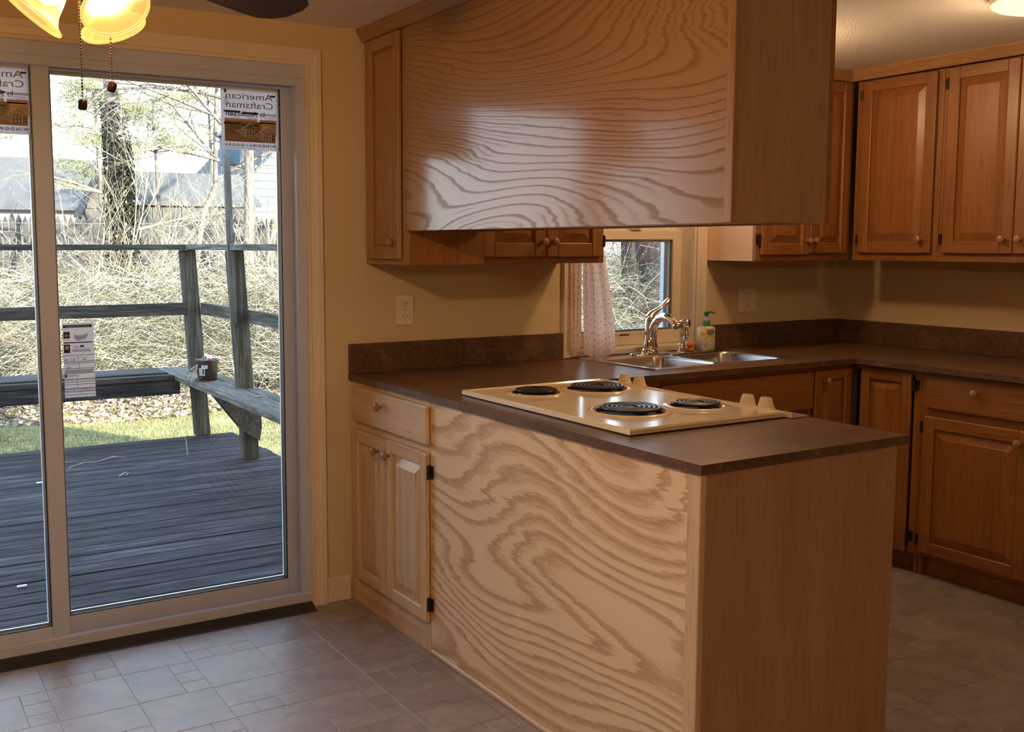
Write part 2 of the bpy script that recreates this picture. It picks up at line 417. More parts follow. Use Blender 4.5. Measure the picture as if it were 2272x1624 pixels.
def shadeglass():
    t = NT('amber_frosted_shade'); t.t.nodes.remove(t.b)
    tr = t.n('BsdfTranslucent'); df = t.n('BsdfDiffuse'); gl = t.n('BsdfGlossy'); m1 = t.n('MixShader'); m2 = t.n('MixShader'); ad = t.n('AddShader'); em = t.n('Emission'); fr = t.n('Fresnel')
    v = t.coord(); c = t.ramp(t.noise(v, 9, 3), [(0.3, (0.0090, 0.0062, 0.0022)), (0.7, (0.0100, 0.0072, 0.0028))])
    for x in (tr, df): t.l(c, x.inputs[0])
    em.inputs[0].default_value = (1.0, 0.58, 0.15, 1); em.inputs[1].default_value = 0.55
    m1.inputs[0].default_value = 0.4; t.l(tr.outputs[0], m1.inputs[1]); t.l(df.outputs[0], m1.inputs[2])
    gl.inputs['Roughness'].default_value = 0.45; fr.inputs[0].default_value = 1.3
    t.l(fr.outputs[0], m2.inputs[0]); t.l(m1.outputs[0], m2.inputs[1]); t.l(gl.outputs[0], m2.inputs[2])
    tp = t.n('BsdfTransparent'); tp.inputs[0].default_value = (1.0, 0.84, 0.58, 1); m3 = t.n('MixShader'); m3.inputs[0].default_value = 0.50
    t.l(m2.outputs[0], m3.inputs[1]); t.l(tp.outputs[0], m3.inputs[2])
    t.l(m3.outputs[0], ad.inputs[0]); t.l(em.outputs[0], ad.inputs[1]); t.l(ad.outputs[0], t.out.inputs[0]); return t.m
M['shade'] = shadeglass()
def emit(name, col, s):
    t = NT(name); t.t.nodes.remove(t.b); e = t.n('Emission'); v = t.coord()
    t.l(t.ramp(t.noise(v, 3, 1), [(0.0, tuple(c*0.97 for c in col)), (1.0, col)]), e.inputs[0]); e.inputs[1].default_value = s
    t.l(e.outputs[0], t.out.inputs[0]); return t.m
M['bulb'] = emit('lit_bulb', WARM, FAN_BULB_W/(PI*0.0046))
M['dome'] = emit('lit_glass_dome', (1.0, 0.74, 0.30), 2.2)
def weathered(name, order, a, b, rnd=9.0):
    t = NT(name); v = t.coord(order, rnd=rnd)
    st = t.noise(t.scale(v, (2.6, 48, 48)), 1.0, 4, 0.7, 0.8); bl = t.noise(t.scale(v, (2.0, 9, 9)), 1.0, 4, 0.65, 0.6); cr = t.noise(t.scale(v, (3, 150, 150)), 1.0, 2)
    f = t.math('ADD', t.math('MULTIPLY', st, 0.6), t.math('MULTIPLY', bl, 0.4))
    c = t.ramp(f, [(0.36, a), (0.5, tuple(x*0.62+y*0.38 for x, y in zip(a, b))), (0.60, b), (0.70, tuple(y*1.5 for y in b))])
    c = t.mix(t.ramp(cr, [(0.27, (0.75, 0.75, 0.75)), (0.36, (0, 0, 0))]), c, tuple(x*0.3 for x in a))
    oi = t.n('ObjectInfo'); br = t.math('MULTIPLY_ADD', oi.outputs['Random'], 0.4, 0.8); cb = t.n('CombineXYZ')
    for i in range(3): t.l(br, cb.inputs[i])
    c = t.mix(1.0, c, cb.outputs[0], 'MULTIPLY')
    t.set(c, 0.85, spec=0.10); t.bump(t.math('ADD', st, t.math('MULTIPLY', cr, 0.4)), 0.5, 0.004); return t.m
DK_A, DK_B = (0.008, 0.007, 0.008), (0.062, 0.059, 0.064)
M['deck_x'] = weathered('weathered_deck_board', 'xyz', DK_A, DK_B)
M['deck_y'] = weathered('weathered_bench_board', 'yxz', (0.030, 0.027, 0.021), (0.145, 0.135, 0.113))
M['deck_z'] = weathered('weathered_post', 'zxy', (0.024, 0.021, 0.016), (0.100, 0.090, 0.070))
M['rail_x'] = weathered('weathered_rail', 'xyz', (0.022, 0.020, 0.017), (0.090, 0.083, 0.072))
M['pot'] = plain('black_plastic_pot', (0.013, 0.008, 0.008), 0.35)
M['soil'] = plain('dry_potting_soil', (0.10, 0.06, 0.04), 0.9, var=0.4, vs=60)
def paper(nm='white_paper', k=1.0):
    t = NT(nm); t.t.nodes.remove(t.b); v = t.coord(); c = t.ramp(t.noise(v, 8, 2), [(0.3, (0.86*k, 0.84*k, 0.86*k)), (0.7, (0.89*k, 0.87*k, 0.88*k))])
    tr = t.n('BsdfTranslucent'); df = t.n('BsdfDiffuse'); mx = t.n('MixShader'); mx.inputs[0].default_value = 0.42
    t.l(c, tr.inputs[0]); t.l(c, df.inputs[0]); t.l(tr.outputs[0], mx.inputs[1]); t.l(df.outputs[0], mx.inputs[2]); t.l(mx.outputs[0], t.out.inputs[0]); return t.m
M['white_print'] = paper()
M['black_print'] = plain('black_ink', (0.02, 0.02, 0.022), 0.5)
M['grey_print'] = plain('grey_ink', (0.30, 0.25, 0.22), 0.5)
M['pale_print'] = paper('pale_grey_ink', 0.62)
M['brown_print'] = plain('brown_ink', (0.25, 0.16, 0.10), 0.5)
M['tan_print'] = plain('tan_ink', (0.50, 0.36, 0.24), 0.5)
M['red_print'] = plain('red_ink', (0.55, 0.10, 0.06), 0.5)
M['green_plastic'] = plain('green_plastic', (0.012, 0.22, 0.075), 0.25)
M['orange'] = plain('orange_plastic', (0.75, 0.20, 0.03), 0.35)
M['concrete'] = plain('siding_exterior', (0.45, 0.45, 0.44), 0.8)
M['roof'] = plain('roof_shingle_dark', (0.12, 0.12, 0.12), 0.9)
def lemons():
    t = NT('lemon_print_label'); v = t.coord()
    sp = t.n('SeparateXYZ'); t.l(v, sp.inputs[0]); cb = t.n('CombineXYZ')
    t.l(sp.outputs[0], cb.inputs[0]); t.l(sp.outputs[2], cb.inputs[1]); t.l(sp.outputs[1], cb.inputs[2])
    vo = t.n('TexVoronoi'); t.l(cb.outputs[0], vo.inputs['Vector']); vo.inputs['Scale'].default_value = 26
    lf = t.noise(t.scale(cb.outputs[0], (60, 110, 60)), 1.0, 2, 0.5, 1.5)
    c = t.mix(t.math('GREATER_THAN', lf, 0.60), (0.80, 0.76, 0.62), (0.30, 0.27, 0.06))
    c = t.mix(t.math('LESS_THAN', vo.outputs['Distance'], 0.36), c, (0.80, 0.52, 0.04))
    t.set(c, 0.25); return t.m
M['lemon'] = lemons()
def curtain():
    t = NT('pink_dotted_curtain'); t.t.nodes.remove(t.b); v = t.coord('xzy')
    uv = t.n('UVMap'); vo = t.n('TexVoronoi'); vo.voronoi_dimensions = '2D'
    t.l(t.scale(uv.outputs[0], (1, 1, 1)), vo.inputs['Vector']); vo.inputs['Scale'].default_value = 34; vo.inputs['Randomness'].default_value = 0.35
    c = t.mix(t.math('LESS_THAN', vo.outputs['Distance'], 0.155), (0.88, 0.70, 0.59), (0.60, 0.33, 0.27))
    tr = t.n('BsdfTranslucent'); df = t.n('BsdfDiffuse'); mx = t.n('MixShader'); mx.inputs[0].default_value = 0.62
    t.l(c, tr.inputs[0]); t.l(c, df.inputs[0]); t.l(tr.outputs[0], mx.inputs[1]); t.l(df.outputs[0], mx.inputs[2]); t.l(mx.outputs[0], t.out.inputs[0]); return t.m
M['curtain'] = curtain()
def toned(name, stops, rough=0.8):
    """colour differs from stalk to stalk (or leaf to leaf) by a random value stored on each"""
    t = NT(name); at = t.n('Attribute', attribute_name='tone'); v = t.coord(); f = t.noise(v, 14, 2)
    t.set(t.ramp(t.math('MULTIPLY_ADD', t.math('SUBTRACT', f, 0.5), 0.25, at.outputs['Fac']), stops), rough, spec=0.2); return t.m
TW = [(0.10, (0.040, 0.032, 0.024)), (0.38, (0.085, 0.068, 0.045)), (0.55, (0.24, 0.205, 0.13)), (0.75, (0.42, 0.38, 0.26)), (0.92, (0.68, 0.65, 0.54))]
M['bramble'] = toned('bramble_canes', TW)
M['litter_leaf'] = toned('dead_leaves', [(0.1, (0.10, 0.06, 0.04)), (0.4, (0.26, 0.17, 0.11)), (0.7, (0.45, 0.34, 0.25)), (0.92, (0.70, 0.60, 0.50))])
def twigmat():
    t = NT('dry_twigs'); v = t.coord(); f = t.noise(v, 9.0, 2)
    t.set(t.ramp(f, [(0.32, (0.14, 0.12, 0.08)), (0.5, (0.30, 0.26, 0.18)), (0.68, (0.48, 0.44, 0.33))]), 0.8, spec=0.2); return t.m
M['twig'] = twigmat()
M['bud'] = plain('yellow_green_buds', (0.25, 0.25, 0.07), 0.7, var=0.35, vs=3)
def bark(name, a, b):
    t = NT(name); v = t.coord('zxy')
    n = t.noise(t.scale(v, (4, 22, 22)), 1.0, 4, 0.6, 0.8)
    t.set(t.ramp(n, [(0.35, a), (0.65, b)]), 0.9, spec=0.15); t.bump(n, 0.8, 0.02); return t.m
M['bark'] = bark('grey_bark', (0.085, 0.07, 0.06), (0.20, 0.175, 0.155))
M['bark_dark'] = bark('dark_bark', (0.022, 0.018, 0.018), (0.07, 0.06, 0.06))
M['ivy'] = plain('ivy_leaf', (0.014, 0.016, 0.009), 0.35, var=0.6, vs=2.5)
M['needle'] = plain('pine_needles', (0.25, 0.26, 0.10), 0.7, var=0.4, vs=0.8)
def ground(name, stops, sc):
    t = NT(name); v = t.coord(); n = t.noise(v, sc, 6, 0.7); m = t.noise(v, sc*9, 3, 0.7)
    t.set(t.ramp(t.math('ADD', t.math('MULTIPLY', n, 0.5), t.math('MULTIPLY', m, 0.5)), stops), 0.95, spec=0.1); t.bump(m, 0.7, 0.03); return t.m
M['lawn'] = ground('mossy_lawn', [(0.36, (0.09, 0.085, 0.035)), (0.5, (0.17, 0.155, 0.06)), (0.64, (0.30, 0.25, 0.14))], 1.3)
M['litter'] = ground('leaf_litter_ground', [(0.34, (0.07, 0.05, 0.035)), (0.5, (0.20, 0.15, 0.11)), (0.66, (0.40, 0.33, 0.27))], 2.2)
M['leaf'] = plain('dead_leaf', (0.36, 0.27, 0.20), 0.8, var=0.5, vs=4)
M['grass'] = plain('grass_blade', (0.20, 0.185, 0.075), 0.8, var=0.55, vs=2)
M['shed_roof'] = plain('weathered_asphalt_roof', (0.085, 0.085, 0.085), 0.95, var=0.2, vs=30, spec=0.1)
M['shed_wall'] = plain('grey_shed_board', (0.07, 0.065, 0.06), 0.85, var=0.15)
M['shed_white'] = plain('white_painted_board', (0.3, 0.3, 0.3), 0.8)
M['shingle'] = plain('blue_grey_shingle', (0.10, 0.125, 0.15), 0.85, var=0.12, vs=9)
M['fence'] = plain('grey_fence_board', (0.045, 0.042, 0.040), 0.9, var=0.2)
M['wire'] = plain('pale_wire', (0.22, 0.21, 0.20), 0.6)
M['blue_board'] = weathered('painted_blue_board', 'zxy', (0.07, 0.10, 0.13), (0.14, 0.18, 0.21))
M['pole'] = weathered('grey_pole_board', 'zxy', (0.06, 0.055, 0.05), (0.16, 0.15, 0.135))

# ================================================================== ROOM SHELL
CEIL = 2.245
WX0, WX1, WY0 = -3.6, 2.84, -6.2
mb = MB()
xs = [WX0-0.15, -2.03, -0.14, 1.09, 1.835, WX1+0.15]; zs = [-0.5, 0.0, 0.93, 2.0, 2.09, 3.0]
for i in range(len(xs)-1):
    for j in range(len(zs)-1):
        if i == 1 and 1 <= j <= 3: continue
        if i == 3 and j == 2: continue
        mb.box(xs[i], xs[i+1], 0.0, 0.15, zs[j], zs[j+1])
struct(mb.build('wall_back', M['wall'], loc=(0, 0, 0)))
struct(MB().box(WX1, WX1+0.15, WY0-0.15, 0.0, -0.5, 3.0).build('wall_right', M['wall']))
struct(MB().box(WX0-0.15, WX0, WY0-0.15, 0.0, -0.5, 3.0).build('wall_left', M['wall']))
struct(MB().box(WX0, WX1, WY0-0.15, WY0, -0.5, 3.0).build('wall_front', M['wall']))
struct(MB().box(WX0, WX1, WY0, 0.0, CEIL, CEIL+0.12).build('ceiling', M['ceiling']))
# roof over the house (its eave throws the shade that lies on the deck)
mb = MB()
mb.prism([(0.62, 2.95), (0.62, 3.05), (-3.1, 4.3), (-6.8, 3.05), (-6.8, 2.95), (-3.1, 4.2)], lambda u, v, d: (d, u, v), WX0-0.6, 3.5)
struct(mb.build('roof', M['roof'], fix=True))

# floor: sheet with stone tiles of four sizes, each tile its own piece
floor = sroot('floor', (0, 0, 0))
MB().box(WX0, WX1, WY0, 0.0, -0.03, -0.0012).build('joint_bed', M['grout'], floor)
tile_mesh = {}
TZ = 0.0
def tile(x0, x1, y0, y1):
    w, d = round(x1-x0, 3), round(y1-y0, 3)
    key = (w, d)
    if key not in tile_mesh:
        b = MB().box(-w/2+0.0006, w/2-0.0006, -d/2+0.0006, d/2-0.0006, -0.003, 0.0, 0.0009)
        o = b.build('tile', M['tile'], loc=(0, 0, 0)); tile_mesh[key] = o.data; COL.objects.unlink(o); bpy.data.objects.remove(o)
    o = bpy.data.objects.new('tile', tile_mesh[key]); COL.objects.link(o); o.parent = floor
    o.location = ((x0+x1)/2, (y0+y1)/2, TZ)
PW, PH = 0.2335, 0.488
rest = MB(); ntile = 0
def seen(x0, x1, y0, y1):
    if y1 > -0.02: y1 = -0.02
    if x1 < 0.02 and x1 > -1.62 and y1 > -1.95: return True
    if 0.74 < x1 and x0 < 2.32 and -2.35 < y0 < -0.60: return True
    return False
k0 = int(math.floor((WX0+1.2)/PW))-1
for k in range(k0, 22):
    sx = -1.20 + k*PW
    xa, xb = max(sx, WX0), min(sx+PW, WX1)
    if xb-xa < 0.02: continue
    typeA = (k % 2 == 0)
    for r in range(-2, 14):
        y = -0.217 - r*PH if typeA else -0.300 - r*PH
        t3 = PW/3
        if typeA:
            ps = [(0, PW/3, y-0.08, y), (PW/3, 2*PW/3, y-0.08, y), (2*PW/3, PW, y-0.08, y), (0, PW, y-0.328, y-0.08), (0, PW, y-PH, y-0.328)]
        else:
            ps = [(0, 0.152, y-0.242, y), (0.152, PW, y-0.081, y), (0.152, PW, y-0.162, y-0.081), (0.152, PW, y-0.242, y-0.162), (0, PW, y-PH, y-0.242)]
        for (a, b, c, d) in ps:
            X0, X1, Y0, Y1 = max(sx+a, WX0), min(sx+b, WX1), max(c, WY0), min(d, 0.0)
            if X1-X0 < 0.012 or Y1-Y0 < 0.012: continue
            if seen(X0, X1, Y0, Y1) and ntile < 298: tile(X0, X1, Y0, Y1); ntile += 1
            else: rest.box(X0+0.001, X1-0.001, Y0+0.001, Y1-0.001, -0.003, 0.0)
o = rest.build('far_tiles', M['tile'], floor); o['kind'] = 'stuff'
print('tiles', ntile)

# baseboard between the door casing and the cabinet
struct(MB().box(-0.104, -0.002, -0.013, 0.0, 0.0, 0.098, 0.003).build('baseboard_back', M['casing']))

# ------------------------------------------------------------------ sliding door
def picture_trim(name, x0, x1, ztop, w, y, mat, zbot=0.0, both=True):
    """mitred casing with a stepped profile on the room side"""
    r = sroot(name, ((x0+x1)/2, 0, zbot))
    prof = [(0.0, 0.009), (0.012, 0.016), (0.20, 0.016), (0.26, 0.010), (0.60, 0.013), (0.68, 0.017), (1.0, 0.018)]
    prof = [(0.0, 0.0)] + prof + [(1.0, 0.0)]
    def leg(inner, sgn, nm):
        m = MB(); n = len(prof); vs = []
        for t, d in prof: vs.append((inner+sgn*t*w, -d, zbot))
        for t, d in prof: vs.append((inner+sgn*t*w, -d, ztop-w+t*w))
        m.add(vs, [(i, i+1, n+i+1, n+i) for i in range(n-1)] + [tuple(range(n)), tuple(range(n, 2*n))])
        m.build(nm, mat, r, fix=True)
    leg(x1-w, 1, 'side_casing'); leg(x0+w, -1, 'side_casing')
    m = MB(); n = len(prof); vs = []
    for t, d in prof: vs.append((x0+w-t*w, -d, ztop-w+t*w))
    for t, d in prof: vs.append((x1-w+t*w, -d, ztop-w+t*w))
    m.add(vs, [(i, i+1, n+i+1, n+i) for i in range(n-1)] + [tuple(range(n)), tuple(range(n, 2*n))])
    m.build('head_casing', mat, r, fix=True)
    return r
picture_trim('trim_1', -2.065, -0.107, 2.150, 0.062, 0.0, M['casing'])

door = sroot('door_1', (-1.085, 0.07, 0.0))
mb = MB()
mb.box(-2.03, -0.14, 0.0, 0.145, 2.043, 2.09, 0.002)                 # head
mb.box(-0.203, -0.14, 0.0, 0.045, 0.0, 2.043, 0.003); mb.box(-0.166, -0.14, 0.045, 0.145, 0.0, 2.043, 0.002)
mb.box(-2.03, -1.985, 0.0, 0.145, 0.0, 2.043, 0.003)
mb.box(-2.03, -0.14, -0.004, 0.145, 0.0, 0.030, 0.002); mb.box(-2.03, -0.14, -0.004, 0.020, 0.026, 0.056, 0.003)
mb.box(-2.03, -0.203, 0.0, 0.018, 2.012, 2.043, 0.002)
mb.build('door_frame', M['vinyl'], door)
def sash(nm, x0, x1, z0, z1, y0, y1, stile, top, bot, gz0, gz1):
    f = MB()
    f.box(x0, x0+stile, y0, y1, z0, z1, 0.003); f.box(x1-stile, x1, y0, y1, z0, z1, 0.003)
    f.box(x0+stile, x1-stile, y0, y1, z1-top, z1, 0.003); f.box(x0+stile, x1-stile, y0, y1, z0, z0+bot, 0.003)
    s = f.build(nm, M['vinyl'], door)
    ym = (y0+y1)/2; xa, xb, za, zb = x0+stile, x1-stile, z0+bot, z1-top
    MB().box(xa-0.004, xb+0.004, ym-0.002, ym+0.002, za-0.004, zb+0.004).build('glass_pane', M['glass'], s)
    g = MB()    # pale spacer and dark gasket around the pane, behind the frame lip
    for (w, ya, yb, key) in ((0.009, ym+0.006, ym+0.014, 'vinyl_out'),):
        g.box(xa, xa+w, ya, yb, za, zb); g.box(xb-w, xb, ya, yb, za, zb); g.box(xa+w, xb-w, ya, yb, za, za+w); g.box(xa+w, xb-w, ya, yb, zb-w, zb)
    g.build('spacer', M['vinyl_out'], s)
    g = MB(); w = 0.004; ya, yb = y0+0.004, y0+0.010
    g.box(xa, xa+w, ya, yb, za, zb); g.box(xb-w, xb, ya, yb, za, zb); g.box(xa+w, xb-w, ya, yb, za, za+w)
    g.build('gasket', M['gasket'], s)
    return s
sash('fixed_panel', -1.130, -0.168, 0.036, 2.046, 0.072, 0.116, 0.068, 0.038, 0.064, 0, 0)
sash('sliding_panel', -1.988, -1.068, 0.031, 2.046, 0.022, 0.064, 0.059, 0.034, 0.060, 0, 0)
mb = MB()
mb.prism([(-0.004, 0.0), (-0.004, 0.020), (-0.014, 0.021), (-0.060, 0.004), (-0.075, 0.0)], lambda u, v, d: (d, u, v), -2.06, -0.172)
tag(mb.build('threshold_ramp', M['ramp'], fix=True), 'black rubber threshold ramp along the foot of the glass door', 'threshold')

# ------------------------------------------------------------------ printed stickers on the door panes
def sticker_frame(x0, z0, w, h, y):
    """returns place(u, v, layer): u runs from the sheet's own left when read from outdoors (mirrored indoors)"""
    return lambda u, v, k=0: (x0+w-u*w, y-0.0004*k, z0+v*h)
def stuffed(o): o['kind'] = 'stuff'; return o
def printmb(pl):
    class P(MB):
        def rect(s, u0, v0, u1, v1, k=1): return s.add([pl(u0, v0, k), pl(u1, v0, k), pl(u1, v1, k), pl(u0, v1, k)], [(0, 1, 2, 3)])
        def poly(s, pts, k=1): return s.add([pl(u, v, k) for u, v in pts], [tuple(range(len(pts)))])
        def fit(s, body, u0, u1, v, size, k=1, bold=0.0, mirror=False):
            vs, fs = text_geo(body, 1.0, bold)
            a = min(q[0] for q in vs); b = max(q[0] for q in vs)
            return s.add([pl(u0+(x-a)/(b-a)*(u1-u0), v+yv*size, k) for x, yv, _ in vs], fs)
        def text(s, body, u, v, size, aspect, k=1, bold=0.0, mirror=False, su=1.0):
            vs, fs = text_geo(body, 1.0, bold)
            sg = -1 if mirror else 1
            return s.add([pl(u+sg*x*size*su*aspect, v+yv*size, k) for x, yv, _ in vs], fs)
    return P()
def brand_sticker(name, label, x0, z0, w, h, y):
    pl = sticker_frame(x0, z0, w, h, y); asp = h/w
    root = MB().box(x0, x0+w, y, y+0.0006, z0, z0+h).build(name, M['white_print'])
    tag(root, label, 'sticker', 'printed stickers on the door glass')
    p = printmb(pl)
    p.rect(0.05, 0.13, 0.94, 0.46, 1); p.build('brown_panel', M['brown_print'], root)
    p = printmb(pl); p.rect(0.03, 0.44, 0.33, 0.50, 1); p.rect(0.37, 0.46, 0.94, 0.50, 1); p.rect(0.03, 0.27, 0.30, 0.44, 1.5); stuffed(p.build('tan_panel', M['tan_print'], root))
    p = printmb(pl); p.rect(0.03, 0.565, 0.31, 0.60, 2); p.build('grey_bar', M['pale_print'], root)
    p = printmb(pl)
    p.fit('American', 0.09, 0.915, 0.815, 0.150, 2, 0.006); p.fit('Craftsman', 0.085, 0.91, 0.675, 0.150, 2, 0.006)
    stuffed(p.build('heading', M['grey_print'], root))
    p = printmb(pl)
    p.fit('by', 0.24, 0.34, 0.555, 0.10, 3, 0.004); p.fit('Andersen', 0.365, 0.915, 0.545, 0.115, 3, 0.008)
    p.fit('W I N D O W S  \u2022  D O O R S', 0.04, 0.93, 0.055, 0.068, 3, 0.015)
    stuffed(p.build('lettering', M['black_print'], root))
    p = printmb(pl)
    p.poly([(0.905, 0.90), (0.905, 0.935), (0.88, 0.935), (0.92, 0.965), (0.96, 0.935), (0.935, 0.935), (0.935, 0.90)], 2)
    p.rect(0.35, 0.578, 0.635, 0.612, 2); p.rect(0.665, 0.595, 0.955, 0.625, 2)
    p.rect(0.35, 0.385, 0.64, 0.415, 3); p.rect(0.66, 0.405, 0.955, 0.435, 3)
    p.rect(0.045, 0.875, 0.13, 0.905, 2)
    for (ua, ub, va, n) in ((0.06, 0.30, 0.545, 4), (0.37, 0.63, 0.555, 3), (0.68, 0.94, 0.565, 3), (0.36, 0.63, 0.365, 5), (0.67, 0.94, 0.385, 6), (0.05, 0.29, 0.41, 4), (0.05, 0.29, 0.29, 6)):
        for q in range(n): p.rect(ua, va-0.022*q-0.005, ub-0.05*((q*7) % 3), va-0.022*q, 2)
    for q in range(6): p.rect(0.87, 0.72+0.022*q, 0.955-0.02*(q % 2), 0.726+0.022*q, 2)
    p.rect(0.03, 0.073, 0.965, 0.077, 2); p.rect(0.40, 0.030, 0.965, 0.034, 2); p.rect(0.0, 0.032, 0.07, 0.036, 2)
    stuffed(p.build('small_print', M['black_print'], root))
    p = printmb(pl)    # two little gabled windows with a beam of light
    lines = printmb(pl)
    for (cu, cv) in ((0.20, 0.145), (0.50, 0.19)):
        p.poly([(cu-0.075, cv), (cu+0.075, cv+0.012), (cu+0.085, cv+0.155), (cu-0.085, cv+0.145)], 4)
        p.poly([(cu-0.15, cv+0.135), (cu-0.135, cv+0.12), (cu+0.0, cv+0.225), (cu+0.13, cv+0.145), (cu+0.15, cv+0.160), (cu+0.0, cv+0.255)], 4)
        p.poly([(cu+0.085, cv+0.012), (cu+0.27, cv+0.12), (cu+0.085, cv+0.155)], 4)
        for q in range(3): lines.rect(cu-0.055+0.05*q, cv+0.015, cu-0.045+0.05*q, cv+0.13, 5)
        for q in range(3): lines.rect(cu-0.055, cv+0.015+0.053*q, cu+0.055, cv+0.023+0.053*q, 5)
        lines.poly([(cu-0.15, cv+0.13), (cu-0.145, cv+0.12), (cu, cv+0.22), (cu, cv+0.23)], 5)
        lines.poly([(cu-0.085, cv+0.14), (cu-0.085, cv+0.148), (cu+0.085, cv+0.158), (cu+0.085, cv+0.150)], 5)
        for q in range(4): lines.rect(cu+0.10, cv+0.05+0.022*q, cu+0.14+0.03*q, cv+0.055+0.022*q, 5)
    stuffed(p.build('house_drawing', M['white_print'], root)); stuffed(lines.build('drawing_lines', M['black_print'], root))
    return root
brand_sticker('window_sticker', 'square printed sticker in the upper corner of the wide fixed door pane, words reversed', -0.463, 1.775, 0.222, 0.230, 0.0890)
brand_sticker('window_sticker', 'printed sticker cut by the frame edge on the sliding panel, words reversed', -1.349, 1.785, 0.222, 0.228, 0.0390)
# energy rating sheet, reads the right way from indoors
ex0, ez0, ew, eh, ey = -1.046, 0.884, 0.104, 0.264, 0.0890
el = lambda u, v, k=0: (ex0+u*ew, ey-0.0004*k, ez0+v*eh)
root = MB().box(ex0, ex0+ew, ey, ey+0.0006, ez0, ez0+eh).build('rating_label', M['white_print'])
tag(root, 'tall white energy rating label on the door glass beside the meeting stile', 'label')
p = printmb(el)
p.rect(0.01, 0.935, 0.94, 0.972); p.rect(0.02, 0.795, 0.22, 0.882); p.rect(0.01, 0.728, 0.95, 0.743); p.rect(0.02, 0.600, 0.22, 0.715)
p.rect(0.54, 0.672, 0.67, 0.697); p.rect(0.01, 0.272, 0.10, 0.312)
for v in (0.563, 0.478, 0.458, 0.385, 0.320, 0.245, 0.232, 0.205, 0.172, 0.120, 0.108, 0.085, 0.072, 0.033): p.rect(0.0, v, 1.0, v+0.0062)
for (u, a, b) in ((0.21, 0.48, 0.52), (0.46, 0.48, 0.56), (0.49, 0.385, 0.455), (0.40, 0.12, 0.232), (0.30, 0.09, 0.118), (0.65, 0.09, 0.118), (0.48, 0.035, 0.072)): p.rect(u, a, u+0.012, b)
for v in (0.640, 0.625, 0.612): p.rect(0.28, v, 0.92-(v*37 % 0.1), v+0.006)
for v in (0.68, 0.665): p.rect(0.33, v, 0.50, v+0.005)
stuffed(p.build('ruled_print', M['black_print'], root))
p = printmb(el); a = eh/ew
p.text('0.29', 0.01, 0.497, 0.030, a*1.0, 2, 0.03); p.text('1.65', 0.25, 0.497, 0.030, a, 2, 0.03); p.text('0.26', 0.60, 0.500, 0.030, a, 2, 0.03)
p.text('0.51', 0.09, 0.395, 0.030, a, 2, 0.03); p.fit('WDMA', 0.12, 0.47, 0.275, 0.048, 2, 0.0)
stuffed(p.build('figures', M['black_print'], root))
p = printmb(el)
p.poly([(0.36, 0.86), (0.42, 0.835), (0.62, 0.83), (0.74, 0.845), (0.80, 0.87), (0.79, 0.82), (0.72, 0.78), (0.58, 0.77), (0.50, 0.755), (0.40, 0.775), (0.36, 0.80)], 1)
for v in (0.53, 0.475): p.rect(0.2, v, 0.80, v+0.006)
p.rect(0.05, 0.435, 0.46, 0.443); p.rect(0.02, 0.33, 0.95, 0.375); p.rect(0.06, 0.915, 0.18, 0.92); p.rect(0.03, 0.775, 0.20, 0.78)
stuffed(p.build('faint_print', M['pale_print'], root))
p = printmb(el)
p.poly([(0.04, 0.83), (0.10, 0.85), (0.17, 0.835), (0.21, 0.855), (0.20, 0.825), (0.10, 0.815)], 2)
p.poly([(0.12+0.075*math.cos(q*PI/6), 0.672+0.029*math.sin(q*PI/6)) for q in range(12)], 2)
for q in range(2): p.rect(0.1, 0.942+0.013*q, 0.85, 0.947+0.013*q, 2)
p.rect(0.05, 0.273, 0.058, 0.311, 2); p.rect(0.01, 0.290, 0.10, 0.294, 2)
stuffed(p.build('reversed_print', M['white_print'], root))

# ------------------------------------------------------------------ kitchen window
win = sroot('window_1', (1.46, 0.1, 0.93))
mb = MB()
mb.box(1.09, 1.106, 0.0, 0.15, 0.93, 2.0); mb.box(1.822, 1.838, 0.0, 0.15, 0.93, 2.0); mb.box(1.09, 1.838, 0.0, 0.15, 1.984, 2.0)
mb.box(1.09, 1.838, -0.012, 0.15, 0.918, 0.945, 0.003)
mb.build('window_frame', M['casing'], win)
def wsash(nm, z0, z1, y0, y1, st, top, bot):
    f = MB(); x0, x1 = 1.106, 1.822
    f.box(x0, x0+st, y0, y1, z0, z1, 0.003); f.box(x1-st, x1, y0, y1, z0, z1, 0.003)
    f.box(x0+st, x1-st, y0, y1, z1-top, z1, 0.003); f.box(x0+st, x1-st, y0, y1, z0, z0+bot, 0.003)
    s = f.build(nm, M['casing'], win); ym = (y0+y1)/2
    MB().box(x0+st-0.003, x1-st+0.003, ym-0.002, ym+0.002, z0+bot-0.003, z1-top+0.003).build('glass_pane', M['glass'], s)
    g = MB(); xa, xb, za, zb = x0+st, x1-st, z0+bot, z1-top; ya, yb, w = ym+0.004, y1-0.001, 0.010
    g.box(xa, xa+w, ya, yb, za, zb); g.box(xb-w, xb, ya, yb, za, zb); g.box(xa+w, xb-w, ya, yb, za, za+w); g.box(xa+w, xb-w, ya, yb, zb-w, zb)
    g.build('spacer', M['vinyl_out'], s)
    return s
lo = wsash('lower_sash', 0.946, 1.490, 0.088, 0.118, 0.054, 0.046, 0.064)
wsash('upper_sash', 1.462, 1.984, 0.119, 0.148, 0.054, 0.040, 0.044)
MB().box(1.50, 1.56, 0.078, 0.112, 1.490, 1.500, 0.002).box(1.515, 1.545, 0.074, 0.09, 1.495, 1.512, 0.003).build('sash_latch', M['casing'], lo)
MB().box(1.44, 1.50, 0.0868, 0.0875, 0.992, 0.998).box(1.38, 1.432, 0.0868, 0.0875, 0.9935, 0.9955).build('vent_slot', M['slot'], lo)
mb = MB()                                                              # outer screen channel seen through the pane
mb.box(1.738, 1.768, 0.120, 0.146, 0.95, 1.98); mb.build('screen_channel', M['vinyl_out'], win)
r = sroot('trim_2', (1.46, 0, 0.914))
